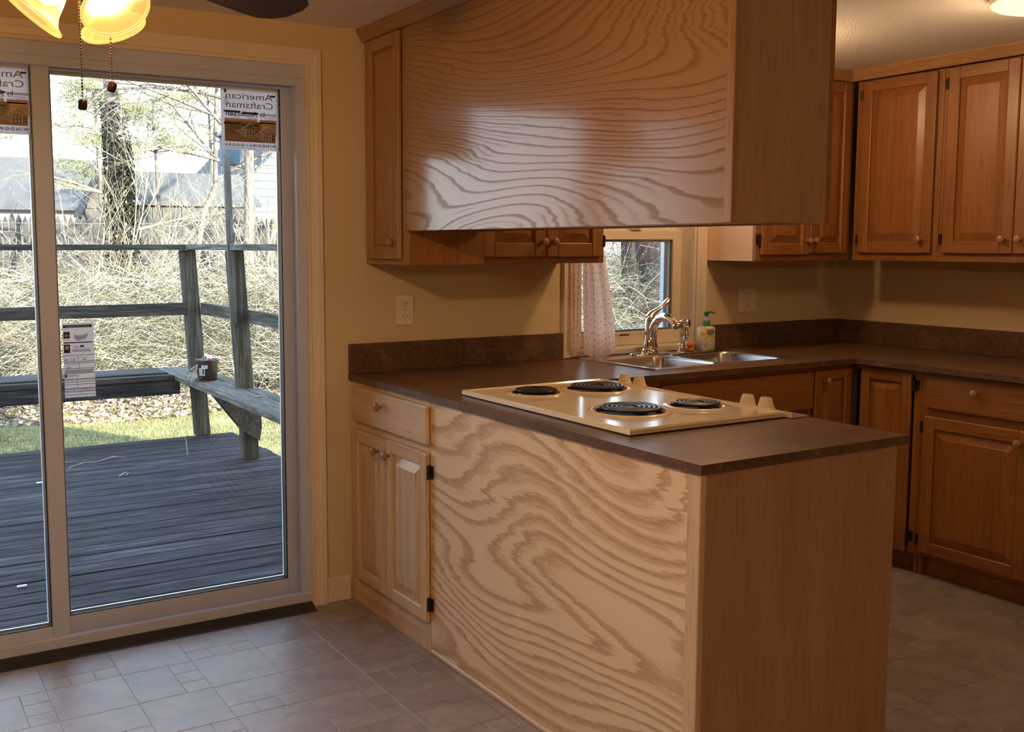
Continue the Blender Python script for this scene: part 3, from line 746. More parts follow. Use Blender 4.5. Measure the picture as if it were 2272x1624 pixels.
for (a, b) in ((1.033, 1.092), (1.834, 1.893)):
    MB().box(a, b, -0.013, 0.0, 0.916, 2.05, 0.003).box(a+0.004 if a < 1.4 else b-0.02, a+0.02 if a < 1.4 else b-0.004, -0.019, -0.012, 0.916, 2.05, 0.002).build('side_casing', M['casing'], r)
MB().box(1.033, 1.893, -0.013, 0.0, 2.0, 2.06, 0.003).build('head_casing', M['casing'], r)

# crown strips between cabinets and ceiling
def crown(name, pts):
    """pts: plan polyline (front face of the cabinet), strip leans out to the ceiling"""
    m = MB()
    prof = [(0.0, 2.196), (0.010, 2.196), (0.016, 2.204), (0.034, 2.238), (0.034, CEIL), (0.0, CEIL)]
    n = len(prof); P = [Vector(p) for p in pts]; vs = []
    for i, p in enumerate(P):
        d1 = (P[i]-P[i-1]).normalized() if i else None; d2 = (P[i+1]-P[i]).normalized() if i < len(P)-1 else None
        n1 = Vector((d1.y, -d1.x)) if d1 else None; n2 = Vector((d2.y, -d2.x)) if d2 else None
        nn = n1 or n2
        if n1 and n2: nn = (n1+n2)/(1+n1.dot(n2))
        for t, z in prof: vs.append((p.x+nn.x*t, p.y+nn.y*t, z))
    m.add(vs, [(i*n+k, i*n+(k+1) % n, (i+1)*n+(k+1) % n, (i+1)*n+k) for i in range(len(P)-1) for k in range(n)] + [tuple(range(n)), tuple((len(P)-1)*n+k for k in range(n))])
    return struct(m.build(name, M['mid_y'], fix=True))
crown('trim_3', [(0.081, -0.001), (0.081, -1.957), (0.415, -1.957)])
crown('trim_4', [(1.889, -0.001), (1.889, -0.320), (2.508, -0.320), (2.508, -2.0)])

# ================================================================== CABINETS
class Face:
    """a vertical cabinet face: u along it, z up, d out of it"""
    def __init__(s, axis, pos): s.a = axis; s.p = pos
    def __call__(s, u, z, d):
        return (s.p-d, u, z) if s.a == '-x' else (u, s.p-d, z)
    def box(s, m, u0, u1, z0, z1, d0, d1, c=0.0):
        if s.a == '-x': return m.box(s.p-d1, s.p-d0, u0, u1, z0, z1, c)
        return m.box(u0, u1, s.p-d1, s.p-d0, z0, z1, c)
    def out(s): return (-1, 0, 0) if s.a == '-x' else (0, -1, 0)
    def grain(s): return 'oak_y' if s.a == '-x' else 'oak_x'
def knob(fc, u, z, d0, parent, nm='knob'):
    m = MB(); m.lathe([(0.0075, 0.0), (0.006, 0.010), (0.0075, 0.014), (0.014, 0.018), (0.0165, 0.023), (0.015, 0.029), (0.009, 0.032), (0.001, 0.033)], fc(u, z, d0), fc.out(), 16)
    return m.build(nm, M['knob_oak'], parent, smooth=True)
def hinge(fc, u, z, parent, sgn):
    m = MB(); fc.box(m, u-0.0045, u+0.0045, z-0.025, z+0.025, 0.001, 0.014, 0.002)
    a, b = fc(u, z-0.024, 0.014), fc(u, z+0.024, 0.014); m.tube([a, b], 0.004, 8)
    fc.box(m, u+sgn*0.004, u+sgn*0.018, z-0.022, z+0.022, 0.0005, 0.003)
    return m.build('hinge', M['bronze'], parent)
def cab_door(fc, u0, u1, z0, z1, parent, knob_at=None, hinge_u=None, hz=None, mats=('oak_z', None), st=0.052, T=0.019, panel=True):
    """raised panel door: stiles and rails with a bevelled panel set in"""
    mv = M[mats[0]]; mh = M[mats[1] or fc.grain()]
    m = MB(); m.cur = 0
    fc.box(m, u0, u0+st, z0, z1, 0.0015, T, 0.004); fc.box(m, u1-st, u1, z0, z1, 0.0015, T, 0.004)
    m.cur = 1
    fc.box(m, u0+st, u1-st, z0, z0+st, 0.0015, T-0.0006, 0.003); fc.box(m, u0+st, u1-st, z1-st, z1, 0.0015, T-0.0006, 0.003)
    d = m.build('door', [mv, mh], parent)
    a0, a1, b0, b1 = u0+st-0.004, u1-st+0.004, z0+st-0.004, z1-st+0.004
    bw = min(0.034, (u1-u0)*0.12); lo, hi = T-0.013, T-0.0025
    rings = [(0.0, 0.003), (0.0, lo), (0.006, lo), (0.006+bw, hi), (0.0075+bw, hi+0.0012)]
    vs = []
    for ins, dd in rings:
        vs += [fc(a0+ins, b0+ins, dd), fc(a1-ins, b0+ins, dd), fc(a1-ins, b1-ins, dd), fc(a0+ins, b1-ins, dd)]
    fs = [(i*4+k, i*4+(k+1) % 4, (i+1)*4+(k+1) % 4, (i+1)*4+k) for i in range(len(rings)-1) for k in range(4)]
    n = len(rings); fs += [(0, 3, 2, 1), tuple((n-1)*4+k for k in range(4))]
    MB().add(vs, fs).build('panel', mv, d, fix=True)
    if knob_at: knob(fc, knob_at[0], knob_at[1], T, d)
    if hinge_u is not None:
        for z in (hz or (z0+0.06, z1-0.06)): hinge(fc, hinge_u, z, d, 1 if hinge_u > (u0+u1)/2 else -1)
    return d
def drawer(fc, u0, u1, z0, z1, parent, kn=None, mat=None):
    m = MB(); fc.box(m, u0, u1, z0, z1, 0.0015, 0.019, 0.006)
    d = m.build('drawer', M[mat or fc.grain()], parent)
    if kn: knob(fc, kn[0], kn[1], 0.019, d)
    return d
def frame_face(fc, parent, u0, u1, z0, z1, stiles, rails, mats=('oak_z', None), T=0.019):
    """face frame flush at d=0, behind it down to -T"""
    m = MB(); m.cur = 0
    for a, b in stiles: fc.box(m, a, b, z0, z1, -T, 0.0, 0.001)
    m.cur = 1
    ss = sorted(stiles)
    for (a, b) in rails:
        for (s0, s1) in zip(ss[:-1], ss[1:]): fc.box(m, s0[1], s1[0], a, b, -T, -0.0006, 0.001)
    return m.build('face_frame', [M[mats[0]], M[mats[1] or fc.grain()]], parent)
TOPZ = 0.889

# -- pale dining-side cabinet next to the wall
cab = thing('base_cabinet', 'pale oak base cabinet with one drawer over two narrow doors, beside the glass door', 'cabinet', (0.3, -0.33, 0))
fc = Face('-x', 0.008)
frame_face(fc, cab, -0.659, -0.003, 0.0, TOPZ, [(-0.659, -0.626), (-0.03, -0.003), (-0.352, -0.340)], [(0.0, 0.122), (0.70, 0.742), (0.865, TOPZ)], ('pale_z', 'pale_y'))
mb = MB()
mb.box(0.0275, 0.60, -0.659, -0.641, 0.0, TOPZ); mb.box(0.0275, 0.60, -0.018, -0.003, 0.0, TOPZ); mb.box(0.585, 0.60, -0.641, -0.018, 0.0, TOPZ); mb.box(0.0275, 0.585, -0.641, -0.018, 0.10, 0.115); mb.box(0.0275, 0.585, -0.641, -0.018, 0.86, TOPZ)
mb.build('carcass', M['raw_side'], cab)
drawer(fc, -0.662, -0.058, 0.736, 0.872, cab, (-0.318, 0.826), 'pale_y')
cab_door(fc, -0.342, -0.056, 0.112, 0.703, cab, (-0.287, 0.655), None, None, ('pale_z', 'pale_y'), st=0.046)
cab_door(fc, -0.658, -0.349, 0.112, 0.708, cab, (-0.382, 0.655), -0.662, (0.178, 0.645), ('pale_z', 'pale_y'), st=0.046)

# -- peninsula with the plywood back
pen = thing('peninsula_cabinet', 'peninsula base clad in pale swirling plywood with an oak veneer end', 'cabinet', (0.36, -1.3, 0))
MB().box(0.009, 0.024, -1.912, -0.661, 0.016, TOPZ).build('plywood_back', M['ply_low'], pen)
MB().box(0.005, 0.030, -1.952, -0.661, 0.0, 0.016, 0.003).build('shoe_moulding', M['pale_y'], pen)
MB().box(0.006, 0.026, -1.957, -1.913, 0.016, TOPZ, 0.002).build('corner_stile', M['pale_z'], pen)
MB().box(0.0265, 0.712, -1.955, -1.937, 0.0, TOPZ).build('end_panel', M['veneer_end'], pen)
mb = MB(); mb.box(0.025, 0.62, -1.936, -0.661, 0.10, 0.115); mb.box(0.025, 0.62, -0.679, -0.661, 0.115, TOPZ); mb.box(0.025, 0.045, -1.936, -0.68, 0.115, TOPZ)
mb.box(0.60, 0.62, -1.936, -0.68, 0.0, 0.10); mb.build('carcass', M['raw_side'], pen)
mb = MB(); mb.box(0.692, 0.711, -1.936, -1.90, 0.10, TOPZ); mb.box(0.692, 0.711, -0.72, -0.661, 0.10, TOPZ); mb.box(0.692, 0.711, -1.90, -0.72, 0.10, 0.14); mb.box(0.692, 0.711, -1.90, -0.72, 0.70, TOPZ)
mb.box(0.711, 0.729, -1.89, -1.31, 0.125, 0.69, 0.004); mb.box(0.711, 0.729, -1.30, -0.73, 0.125, 0.69, 0.004)
mb.build('kitchen_front', M['oak_z'], pen)

# -- sink base along the back wall
sb = thing('sink_cabinet', 'oak sink base cabinet with a wide false drawer front, behind the cooktop', 'cabinet', (1.35, -0.33, 0))
fs_ = Face('-y', -0.615)
frame_face(fs_, sb, 0.75, 1.952, 0.09, TOPZ, [(0.731, 1.078), (1.940, 1.952), (1.50, 1.53)], [(0.09, 0.13), (0.66, 0.72), (0.858, TOPZ)])
drawer(fs_, 1.070, 1.946, 0.70, 0.868, sb)
cab_door(fs_, 1.078, 1.508, 0.11, 0.675, sb, (1.47, 0.63)); cab_door(fs_, 1.514, 1.944, 0.11, 0.675, sb, (1.55, 0.63))
mb = MB(); mb.box(0.735, 1.95, -0.016, -0.004, 0.0, 0.70); mb.box(1.934, 1.952, -0.595, -0.016, 0.0, TOPZ); mb.box(0.735, 1.93, -0.595, -0.016, 0.09, 0.105); mb.box(0.735, 1.95, -0.545, -0.53, 0.0, 0.09)
mb.build('carcass', M['oak_z'], sb)

# -- corner cabinet with its two folding doors
cc = thing('corner_cabinet', 'oak inside-corner base cabinet with two narrow doors meeting at the corner', 'cabinet', (2.4, -0.5, 0))
fb = Face('-x', 2.229)
cab_door(fs_, 1.956, 2.196, 0.11, 0.869, cc, (2.014, 0.822), None, None, st=0.045)
cab_door(fb, -0.920, -0.664, 0.09, 0.872, cc, None, -0.930, (0.165, 0.822), st=0.045)
MB().box(2.2015, 2.2225, -0.640, -0.6155, 0.09, 0.872).build('corner_gap_strip', M['dark_gap'], cc)
mb = MB(); mb.box(1.953, 2.82, -0.60, -0.01, 0.09, 0.105); mb.box(2.245, 2.82, -0.945, -0.61, 0.09, 0.105); mb.box(2.245, 2.82, -0.960, -0.946, 0.0, TOPZ); mb.box(2.80, 2.83, -0.94, -0.02, 0.0, TOPZ); mb.box(1.953, 2.79, -0.016, -0.004, 0.0, TOPZ); mb.box(1.953, 2.28, -0.545, -0.53, 0.0, 0.09); mb.box(2.28, 2.295, -0.94, -0.53, 0.0, 0.09)
mb.build('carcass', M['oak_z'], cc)
mb = MB(); fb.box(mb, -0.961, -0.926, 0.09, TOPZ, -0.016, 0.0, 0.001); fb.box(mb, -0.926, -0.62, 0.862, TOPZ, -0.015, -0.001); fs_.box(mb, 1.954, 2.22, 0.862, TOPZ, -0.015, -0.001); mb.build('face_frame', M['oak_z'], cc)

# -- drawer base on the right wall
db = thing('base_cabinet', 'oak base cabinet on the right wall with drawer over wide raised-panel door', 'cabinet', (2.5, -1.4, 0))
frame_face(fb, db, -1.95, -0.962, 0.09, TOPZ, [(-0.988, -0.963), (-1.478, -1.440), (-1.95, -1.915)], [(0.09, 0.13), (0.69, 0.74), (0.862, TOPZ)])
drawer(fb, -1.452, -0.992, 0.733, 0.869, db, (-1.222, 0.824)); drawer(fb, -1.925, -1.466, 0.733, 0.869, db, (-1.695, 0.824))
cab_door(fb, -1.452, -0.985, 0.108, 0.700, db, (-1.410, 0.652), -0.980, (0.160, 0.650)); cab_door(fb, -1.925, -1.466, 0.108, 0.700, db, (-1.508, 0.652))
mb = MB(); mb.box(2.250, 2.83, -0.981, -0.963, 0.0, TOPZ); mb.box(2.250, 2.83, -1.95, -1.935, 0.0, TOPZ); mb.box(2.250, 2.83, -1.934, -0.982, 0.09, 0.105); mb.box(2.815, 2.83, -1.934, -0.982, 0.11, TOPZ); mb.box(2.28, 2.295, -1.934, -0.982, 0.0, 0.088)
mb.build('carcass', M['oak_z'], db)

# -- wall cabinets
UZ0, UZ1 = 1.346, 2.195
fl = Face('-x', 0.083); fu = Face('-y', -0.319)
u1 = thing('wall_cabinet', 'oak wall cabinet above the left counter, a tall narrow door on its end', 'cabinet', (0.55, -0.16, UZ0))
frame_face(fl, u1, -0.319, -0.003, UZ0, UZ1, [(-0.3375, -0.312), (-0.04, -0.003)], [(UZ0, UZ0+0.035), (UZ1-0.02, UZ1)], ('mid_z', 'mid_y'))
cab_door(fl, -0.316, -0.046, 1.367, 2.192, u1, (-0.287, 1.431), None, None, ('mid_z', 'mid_y'), st=0.048)
mb = MB(); mb.box(0.103, 0.42, -0.3375, -0.320, UZ0, UZ1); mb.build('end_board', M['oak_z'], u1)
frame_face(fu, u1, 0.40, 1.015, UZ0, UZ1, [(0.421, 0.425), (0.700, 0.730), (0.985, 1.015)], [(UZ0, UZ0+0.04), (UZ1-0.02, UZ1)])
mb = MB(); mb.box(0.103, 1.0, -0.017, -0.003, UZ0, UZ1); mb.box(1.001, 1.015, -0.299, -0.003, UZ0, UZ1); mb.box(0.103, 1.0, -0.299, -0.018, UZ0+0.02, UZ0+0.035); mb.box(0.103, 1.0, -0.299, -0.018, UZ1-0.015, UZ1)
mb.build('carcass', M['oak_x'], u1)
cab_door(fu, 0.415, 0.7135, 1.372, 2.185, u1, (0.690, 1.432), 0.409, (1.435, 2.12), st=0.056); cab_door(fu, 0.7165, 0.998, 1.372, 2.185, u1, (0.742, 1.432), 1.004, (1.435, 2.12), st=0.056)

u2 = thing('hanging_cabinet', 'long ceiling-hung oak cabinet over the peninsula with a glossy swirling plywood back', 'cabinet', (0.25, -1.15, 1.471))
MB().box(0.081, 0.094, -1.932, -0.3385, 1.471, UZ1).build('plywood_back', M['ply_up'], u2)
MB().box(0.0785, 0.098, -1.958, -1.933, 1.471, UZ1, 0.0015).build('corner_stile', M['mid_z'], u2)
MB().box(0.0985, 0.394, -1.956, -1.938, 1.471, UZ1).build('end_panel', M['veneer_end'], u2)
MB().box(0.0945, 0.394, -1.937, -0.340, 1.476, 1.490).box(0.0945, 0.394, -1.937, -0.340, UZ1-0.015, UZ1).build('carcass', M['raw_side'], u2)
mb = MB(); mb.box(0.3945, 0.414, -1.956, -1.91, 1.471, UZ1, 0.001); mb.box(0.3945, 0.414, -0.40, -0.342, 1.471, UZ1, 0.001); mb.box(0.3945, 0.414, -1.91, -0.40, 1.471, 1.51, 0.001); mb.box(0.3945, 0.414, -1.91, -0.40, UZ1-0.03, UZ1, 0.001)
for q in range(3): mb.box(0.4145, 0.432, -1.90+q*0.50, -1.41+q*0.50, 1.495, UZ1-0.02, 0.004)
mb.build('kitchen_front', M['oak_z'], u2)

u3 = thing('wall_cabinet', 'oak double-door wall cabinet right of the window with a pale unfinished side', 'cabinet', (2.2, -0.16, UZ0))
MB().box(1.8935, 1.908, -0.300, -0.003, UZ0, UZ1).build('side_board', M['raw_side'], u3)
frame_face(fu, u3, 1.893, 2.50, UZ0, UZ1, [(1.8935, 1.925), (2.225, 2.240), (2.49, 2.527)], [(UZ0, UZ0+0.035), (UZ1-0.02, UZ1)])
cab_door(fu, 1.916, 2.230, 1.373, 2.187, u3, (2.212, 1.440), 1.910, (1.445, 2.12), st=0.054); cab_door(fu, 2.234, 2.494, 1.379, 2.187, u3, (2.254, 1.440), None, None, st=0.05)
mb = MB(); mb.box(1.909, 2.82, -0.017, -0.003, UZ0, UZ1); mb.box(1.909, 2.52, -0.299, -0.018, UZ0+0.015, UZ0+0.03); mb.box(1.909, 2.52, -0.299, -0.018, UZ1-0.015, UZ1); mb.build('carcass', M['oak_x'], u3)

fr_ = Face('-x', 2.529)
u4 = thing('wall_cabinet', 'oak wall cabinet beside the inside corner with one tall raised-panel door', 'cabinet', (2.68, -0.55, UZ0))
frame_face(fr_, u4, -0.80, -0.34, UZ0, UZ1, [(-0.395, -0.342), (-0.797, -0.760)], [(UZ0, UZ0+0.035), (UZ1-0.02, UZ1)])
cab_door(fr_, -0.768, -0.382, 1.382, 2.190, u4, (-0.722, 1.446), -0.376, (1.445, 2.13))
mb = MB(); mb.box(2.5495, 2.83, -0.797, -0.783, UZ0, UZ1); mb.box(2.5495, 2.83, -0.782, -0.342, UZ0+0.015, UZ0+0.03); mb.box(2.815, 2.83, -0.782, -0.34, UZ0+0.03, UZ1); mb.build('carcass', M['oak_z'], u4)
u5 = thing('wall_cabinet', 'oak double-door wall cabinet on the right wall under the ceiling light', 'cabinet', (2.68, -1.15, UZ0))
frame_face(fr_, u5, -1.50, -0.80, UZ0, UZ1, [(-0.835, -0.799), (-1.165, -1.135), (-1.50, -1.465)], [(UZ0, UZ0+0.035), (UZ1-0.02, UZ1)])
cab_door(fr_, -1.148, -0.826, 1.382, 2.190, u5, (-1.113, 1.444), -0.820, (1.445, 2.125)); cab_door(fr_, -1.474, -1.152, 1.382, 2.190, u5, (-1.186, 1.444), -1.480, (1.445, 2.125))
mb = MB(); mb.box(2.5495, 2.83, -1.50, -1.486, UZ0, UZ1); mb.box(2.5495, 2.83, -0.813, -0.799, UZ0, UZ1); mb.box(2.5495, 2.83, -1.485, -0.814, UZ0+0.015, UZ0+0.03); mb.box(2.815, 2.83, -1.485, -0.814, UZ0+0.03, UZ1); mb.build('carcass', M['oak_z'], u5)

# ================================================================== WORKTOP
wt_ = thing('worktop', 'brown mottled laminate worktop running round the kitchen and over the peninsula', 'worktop', (1.4, -0.8, TOPZ))
CT = 0.914
xs = [-0.001, 0.125, 0.660, 0.749, 1.125, 1.925, 2.19, 2.838]; ys = [-1.965, -1.57, -0.77, -0.655, -0.530, -0.085, -0.002]
def keep(i, j):
    x, y = (xs[i]+xs[i+1])/2, (ys[j]+ys[j+1])/2
    if 0.125 < x < 0.660 and -1.57 < y < -0.77: return False
    if 1.125 < x < 1.925 and -0.53 < y < -0.085: return False
    return x < 0.749 or y > -0.655 or x > 2.19
MB().cells(xs, ys, keep, TOPZ+0.0005, CT).build('top', M['laminate'], wt_)
BS = 1.031
MB().box(0.0, 1.032, -0.021, -0.001, CT, BS, 0.0015).build('backsplash', M['laminate'], wt_)
MB().box(1.895, 2.838, -0.021, -0.001, CT, BS, 0.0015).build('backsplash', M['laminate'], wt_)
MB().box(2.818, 2.838, -1.965, -0.0215, CT, BS, 0.0015).build('backsplash', M['laminate'], wt_)
mb = MB(); mb.box(-0.0014, -0.0006, -1.9655, -1.9645, TOPZ, CT); mb.build('edge_joint', M['dark_gap'], wt_)

# ================================================================== COOKTOP
ck = thing('cooktop', 'almond four-burner electric coil cooktop set in the peninsula worktop', 'cooktop', (0.39, -1.17, CT))
def roundrect(x0, x1, y0, y1, r, n=5):
    P = []
    for (cx, cy, a0) in ((x1-r, y1-r, 0), (x0+r, y1-r, 90), (x0+r, y0+r, 180), (x1-r, y0+r, 270)):
        for k in range(n+1):
            a = math.radians(a0+90*k/n); P.append((cx+r*math.cos(a), cy+r*math.sin(a)))
    return P
X0, X1, Y0, Y1 = 0.088, 0.679, -1.606, -0.734
burn = [(0.270, -0.905, 0.072, 0.094), (0.505, -0.930, 0.094, 0.118), (0.298, -1.352, 0.094, 0.121), (0.535, -1.382, 0.072, 0.096)]
# pan top with round wells: a grid of cells around each burner
mb = MB(); ZT = 0.929
xm, ym = 0.395, -1.15
cells_ = [(X0+0.016, xm, ym, Y1-0.016, 0), (xm, X1-0.016, ym, Y1-0.016, 1), (X0+0.016, xm, Y0+0.016, ym, 2), (xm, X1-0.016, Y0+0.016, ym, 3)]
for (a, b, c, d, bi) in cells_:
    bx, by, br, rr = burn[bi]; n = 48; ring = []; outp = []
    for k in range(n):
        th = 2*PI*k/n + 1e-4; dx, dy = math.cos(th), math.sin(th)
        ring.append((bx+dx*(rr-0.008), by+dy*(rr-0.008), ZT))
        ts = []
        if dx > 1e-9: ts.append((b-bx)/dx)
        if dx < -1e-9: ts.append((a-bx)/dx)
        if dy > 1e-9: ts.append((d-by)/dy)
        if dy < -1e-9: ts.append((c-by)/dy)
        t_ = min(ts); outp.append([bx+dx*t_, by+dy*t_, ZT])
    for cxn, cyn in ((a, c), (a, d), (b, c), (b, d)):     # snap nearest rim point to each corner
        k = min(range(n), key=lambda q: (outp[q][0]-cxn)**2+(outp[q][1]-cyn)**2); outp[k] = [cxn, cyn, ZT]
    mb.add(ring+outp, [(k, n+k, n+(k+1) % n, (k+1) % n) for k in range(n)])
oc = [(X0, Y0), (X1, Y0), (X1, Y1), (X0, Y1)]; e = 0.016
lp = [[(X0+e, Y0+e, ZT), (X1-e, Y0+e, ZT), (X1-e, Y1-e, ZT), (X0+e, Y1-e, ZT)],
      [(X0+0.010, Y0+0.010, ZT+0.0045), (X1-0.010, Y0+0.010, ZT+0.0045), (X1-0.010, Y1-0.010, ZT+0.0045), (X0+0.010, Y1-0.010, ZT+0.0045)],
      [(X0+0.004, Y0+0.004, ZT+0.0045), (X1-0.004, Y0+0.004, ZT+0.0045), (X1-0.004, Y1-0.004, ZT+0.0045), (X0+0.004, Y1-0.004, ZT+0.0045)],
      [(X0, Y0, ZT), (X1, Y0, ZT), (X1, Y1, ZT), (X0, Y1, ZT)],
      [(X0, Y0, CT+0.004), (X1, Y0, CT+0.004), (X1, Y1, CT+0.004), (X0, Y1, CT+0.004)]]
vs = [p for l in lp for p in l]; mb.add(vs, [(i*4+k, i*4+(k+1) % 4, (i+1)*4+(k+1) % 4, (i+1)*4+k) for i in range(4) for k in range(4)])
mb.build('pan', M['almond'], ck, fix=True)
MB().box(X0+0.008, X1-0.005, Y0+0.008, Y1-0.008, CT+0.0005, CT+0.005).build('seal', M['gasket'], ck)
MB().box(0.130, 0.655, -1.565, -0.775, 0.80, 0.84).build('burner_box', M['pan'], ck)
for (bx, by, br, rr) in burn:
    rg = MB(); rg.lathe([(rr+0.006, ZT+0.0003), (rr+0.001, ZT+0.0045), (rr-0.012, ZT+0.005), (rr-0.017, ZT+0.001), (rr-0.020, ZT-0.004)], (bx, by, 0), (0, 0, 1), 56, False)
    rim = rg.build('trim_ring', M['almond'], ck, smooth=True, fix=True)
    bw = MB(); bw.lathe([(rr-0.018, ZT-0.003), (rr-0.030, ZT-0.016), (rr*0.45, ZT-0.024), (0.012, ZT-0.026)], (bx, by, 0), (0, 0, 1), 40, False); bw.add([(bx+0.012*math.cos(2*PI*k/40), by+0.012*math.sin(2*PI*k/40), ZT-0.026) for k in range(40)], [tuple(range(40))])
    bw.build('drip_bowl', M['pan'], rim, smooth=True)
    co = MB(); turns = 5 if br > 0.08 else 4; pts = []; N = turns*36
    for k in range(N+1):
        th = 2*PI*k/36+0.6; r_ = 0.020+(br-0.022)*k/N; pts.append((bx+r_*math.cos(th), by+r_*math.sin(th), ZT+0.0125))
    th = pts[-1]; ex = Vector((th[0]-bx, th[1]-by, 0)).normalized(); pts += [(th[0]+ex.x*0.006-ex.y*0.010, th[1]+ex.y*0.006+ex.x*0.010, ZT+0.008), (th[0]+ex.x*0.010-ex.y*0.016, th[1]+ex.y*0.010+ex.x*0.016, ZT-0.004)]
    pitch_ = (br-0.022)/turns
    co.tube(pts, 0.0052 if br > 0.08 else 0.0048, 8, True, (0.85, 1.15))
    cl = co.build('coil', M['coil'], rim, smooth=True)
    sp_ = MB()
    for q in range(3):
        a = 0.4+q*2*PI/3; ca, sa = math.cos(a), math.sin(a)
        sp_.box(bx, bx+br+0.004, by-0.0015, by+0.0015, ZT-0.002, ZT+0.008, rot=Euler((0, 0, a)), piv=(bx, by, ZT))
    sp_.lathe([(0.019, 0), (0.019, 0.004), (0.015, 0.006), (0.002, 0.006)], (bx, by, ZT+0.008), (0, 0, 1), 24)
    sp_.build('coil_support', M['coil'], rim)
# control apron with four knobs on the kitchen side
mb = MB(); mb.prism([(0.6795, 0.9315), (0.724, 0.921), (0.7475, 0.919), (0.7475, 0.9155), (0.6795, 0.9155)], lambda u, v, d: (u, d, v), Y0-0.02, Y1)
mb.build('control_apron', M['almond'], ck, fix=True)
for ky in (-0.838, -0.918, -1.428, -1.502):
    m = MB(); kz = 0.922; kx = 0.706
    lv = [(0.0, 0.020, 0.026), (0.006, 0.021, 0.027), (0.009, 0.0175, 0.024), (0.034, 0.0125, 0.0175), (0.038, 0.010, 0.015)]
    vs = []; n = 20
    for h, rx, ry in lv:
        for k in range(n):
            a = 2*PI*k/n; ca, sa = math.cos(a), math.sin(a)
            p_ = 0.55; vs.append((kx+rx*math.copysign(abs(ca)**p_, ca), ky+ry*math.copysign(abs(sa)**p_, sa), kz+h))
    fs = [(i*n+k, i*n+(k+1) % n, (i+1)*n+(k+1) % n, (i+1)*n+k) for i in range(len(lv)-1) for k in range(n)] + [tuple(range(n))[::-1], tuple((len(lv)-1)*n+k for k in range(n))]
    kb = m.add(vs, fs).build('control_knob', M['almond'], ck, smooth=True)

# ================================================================== SINK, FAUCET
sk = thing('sink', 'stainless steel double-bowl drop-in sink under the window', 'sink', (1.525, -0.30, CT))
mb = MB(); ZR = CT+0.004
OX0, OX1, OY0, OY1 = 1.100, 1.945, -0.552, -0.045
bowls = [(1.140, 1.500, -0.508, -0.130), (1.532, 1.905, -0.508, -0.130)]
xmid = 1.516
for bi, (a, b, c, d) in enumerate(bowls):
    rr = roundrect(a, b, c, d, 0.055, 6); n = len(rr)
    cx0, cx1 = (OX0+0.008, xmid) if bi == 0 else (xmid, OX1-0.008); cy0, cy1 = OY0+0.008, OY1-0.008
    mx, my = (a+b)/2, (c+d)/2; outp = []
    for (x, y) in rr:
        dx, dy = x-mx, y-my; ts = []
        if dx > 1e-9: ts.append((cx1-mx)/dx)
        if dx < -1e-9: ts.append((cx0-mx)/dx)
        if dy > 1e-9: ts.append((cy1-my)/dy)
        if dy < -1e-9: ts.append((cy0-my)/dy)
        t_ = min(ts); outp.append([mx+dx*t_, my+dy*t_])
    for cxn, cyn in ((cx0, cy0), (cx0, cy1), (cx1, cy0), (cx1, cy1)):
        k = min(range(n), key=lambda q: (outp[q][0]-cxn)**2+(outp[q][1]-cyn)**2); outp[k] = [cxn, cyn]
    L = [[(x, y, ZR) for x, y in outp], [(x, y, ZR) for x, y in rr]]
    for ins, z, r_ in ((0.004, ZR-0.003, 0.052), (0.009, ZR-0.012, 0.05), (0.022, ZR-0.155, 0.045), (0.05, ZR-0.178, 0.04), (0.14, ZR-0.182, 0.03)):
        L.append([(x, y, z) for x, y in roundrect(a+ins, b-ins, c+ins, d-ins, r_, 6)])
    vs = [p for l in L for p in l]
    fs = [(i*n+k, i*n+(k+1) % n, (i+1)*n+(k+1) % n, (i+1)*n+k) for i in range(len(L)-1) for k in range(n)] + [tuple((len(L)-1)*n+k for k in range(n))]
    mb.add(vs, fs)
r0 = [(OX0+0.008, OY0+0.008, ZR), (OX1-0.008, OY0+0.008, ZR), (OX1-0.008, OY1-0.008, ZR), (OX0+0.008, OY1-0.008, ZR)]
r1 = [(OX0+0.004, OY0+0.004, ZR+0.0022), (OX1-0.004, OY0+0.004, ZR+0.0022), (OX1-0.004, OY1-0.004, ZR+0.0022), (OX0+0.004, OY1-0.004, ZR+0.0022)]
r2 = [(OX0, OY0, CT+0.0005), (OX1, OY0, CT+0.0005), (OX1, OY1, CT+0.0005), (OX0, OY1, CT+0.0005)]
mb.add(r0+r1+r2, [(i*4+k, i*4+(k+1) % 4, (i+1)*4+(k+1) % 4, (i+1)*4+k) for i in range(2) for k in range(4)])
mb.build('double_basin', M['steel'], sk, smooth=0.6, fix=True)
for (a, b, c, d) in bowls:
    MB().lathe([(0.042, ZR-0.1825), (0.042, ZR-0.179), (0.034, ZR-0.178), (0.030, ZR-0.181), (0.004, ZR-0.1815)], ((a+b)/2, (c+d)/2, 0), (0, 0, 1), 24).build('drain', M['chrome'], sk, smooth=True)

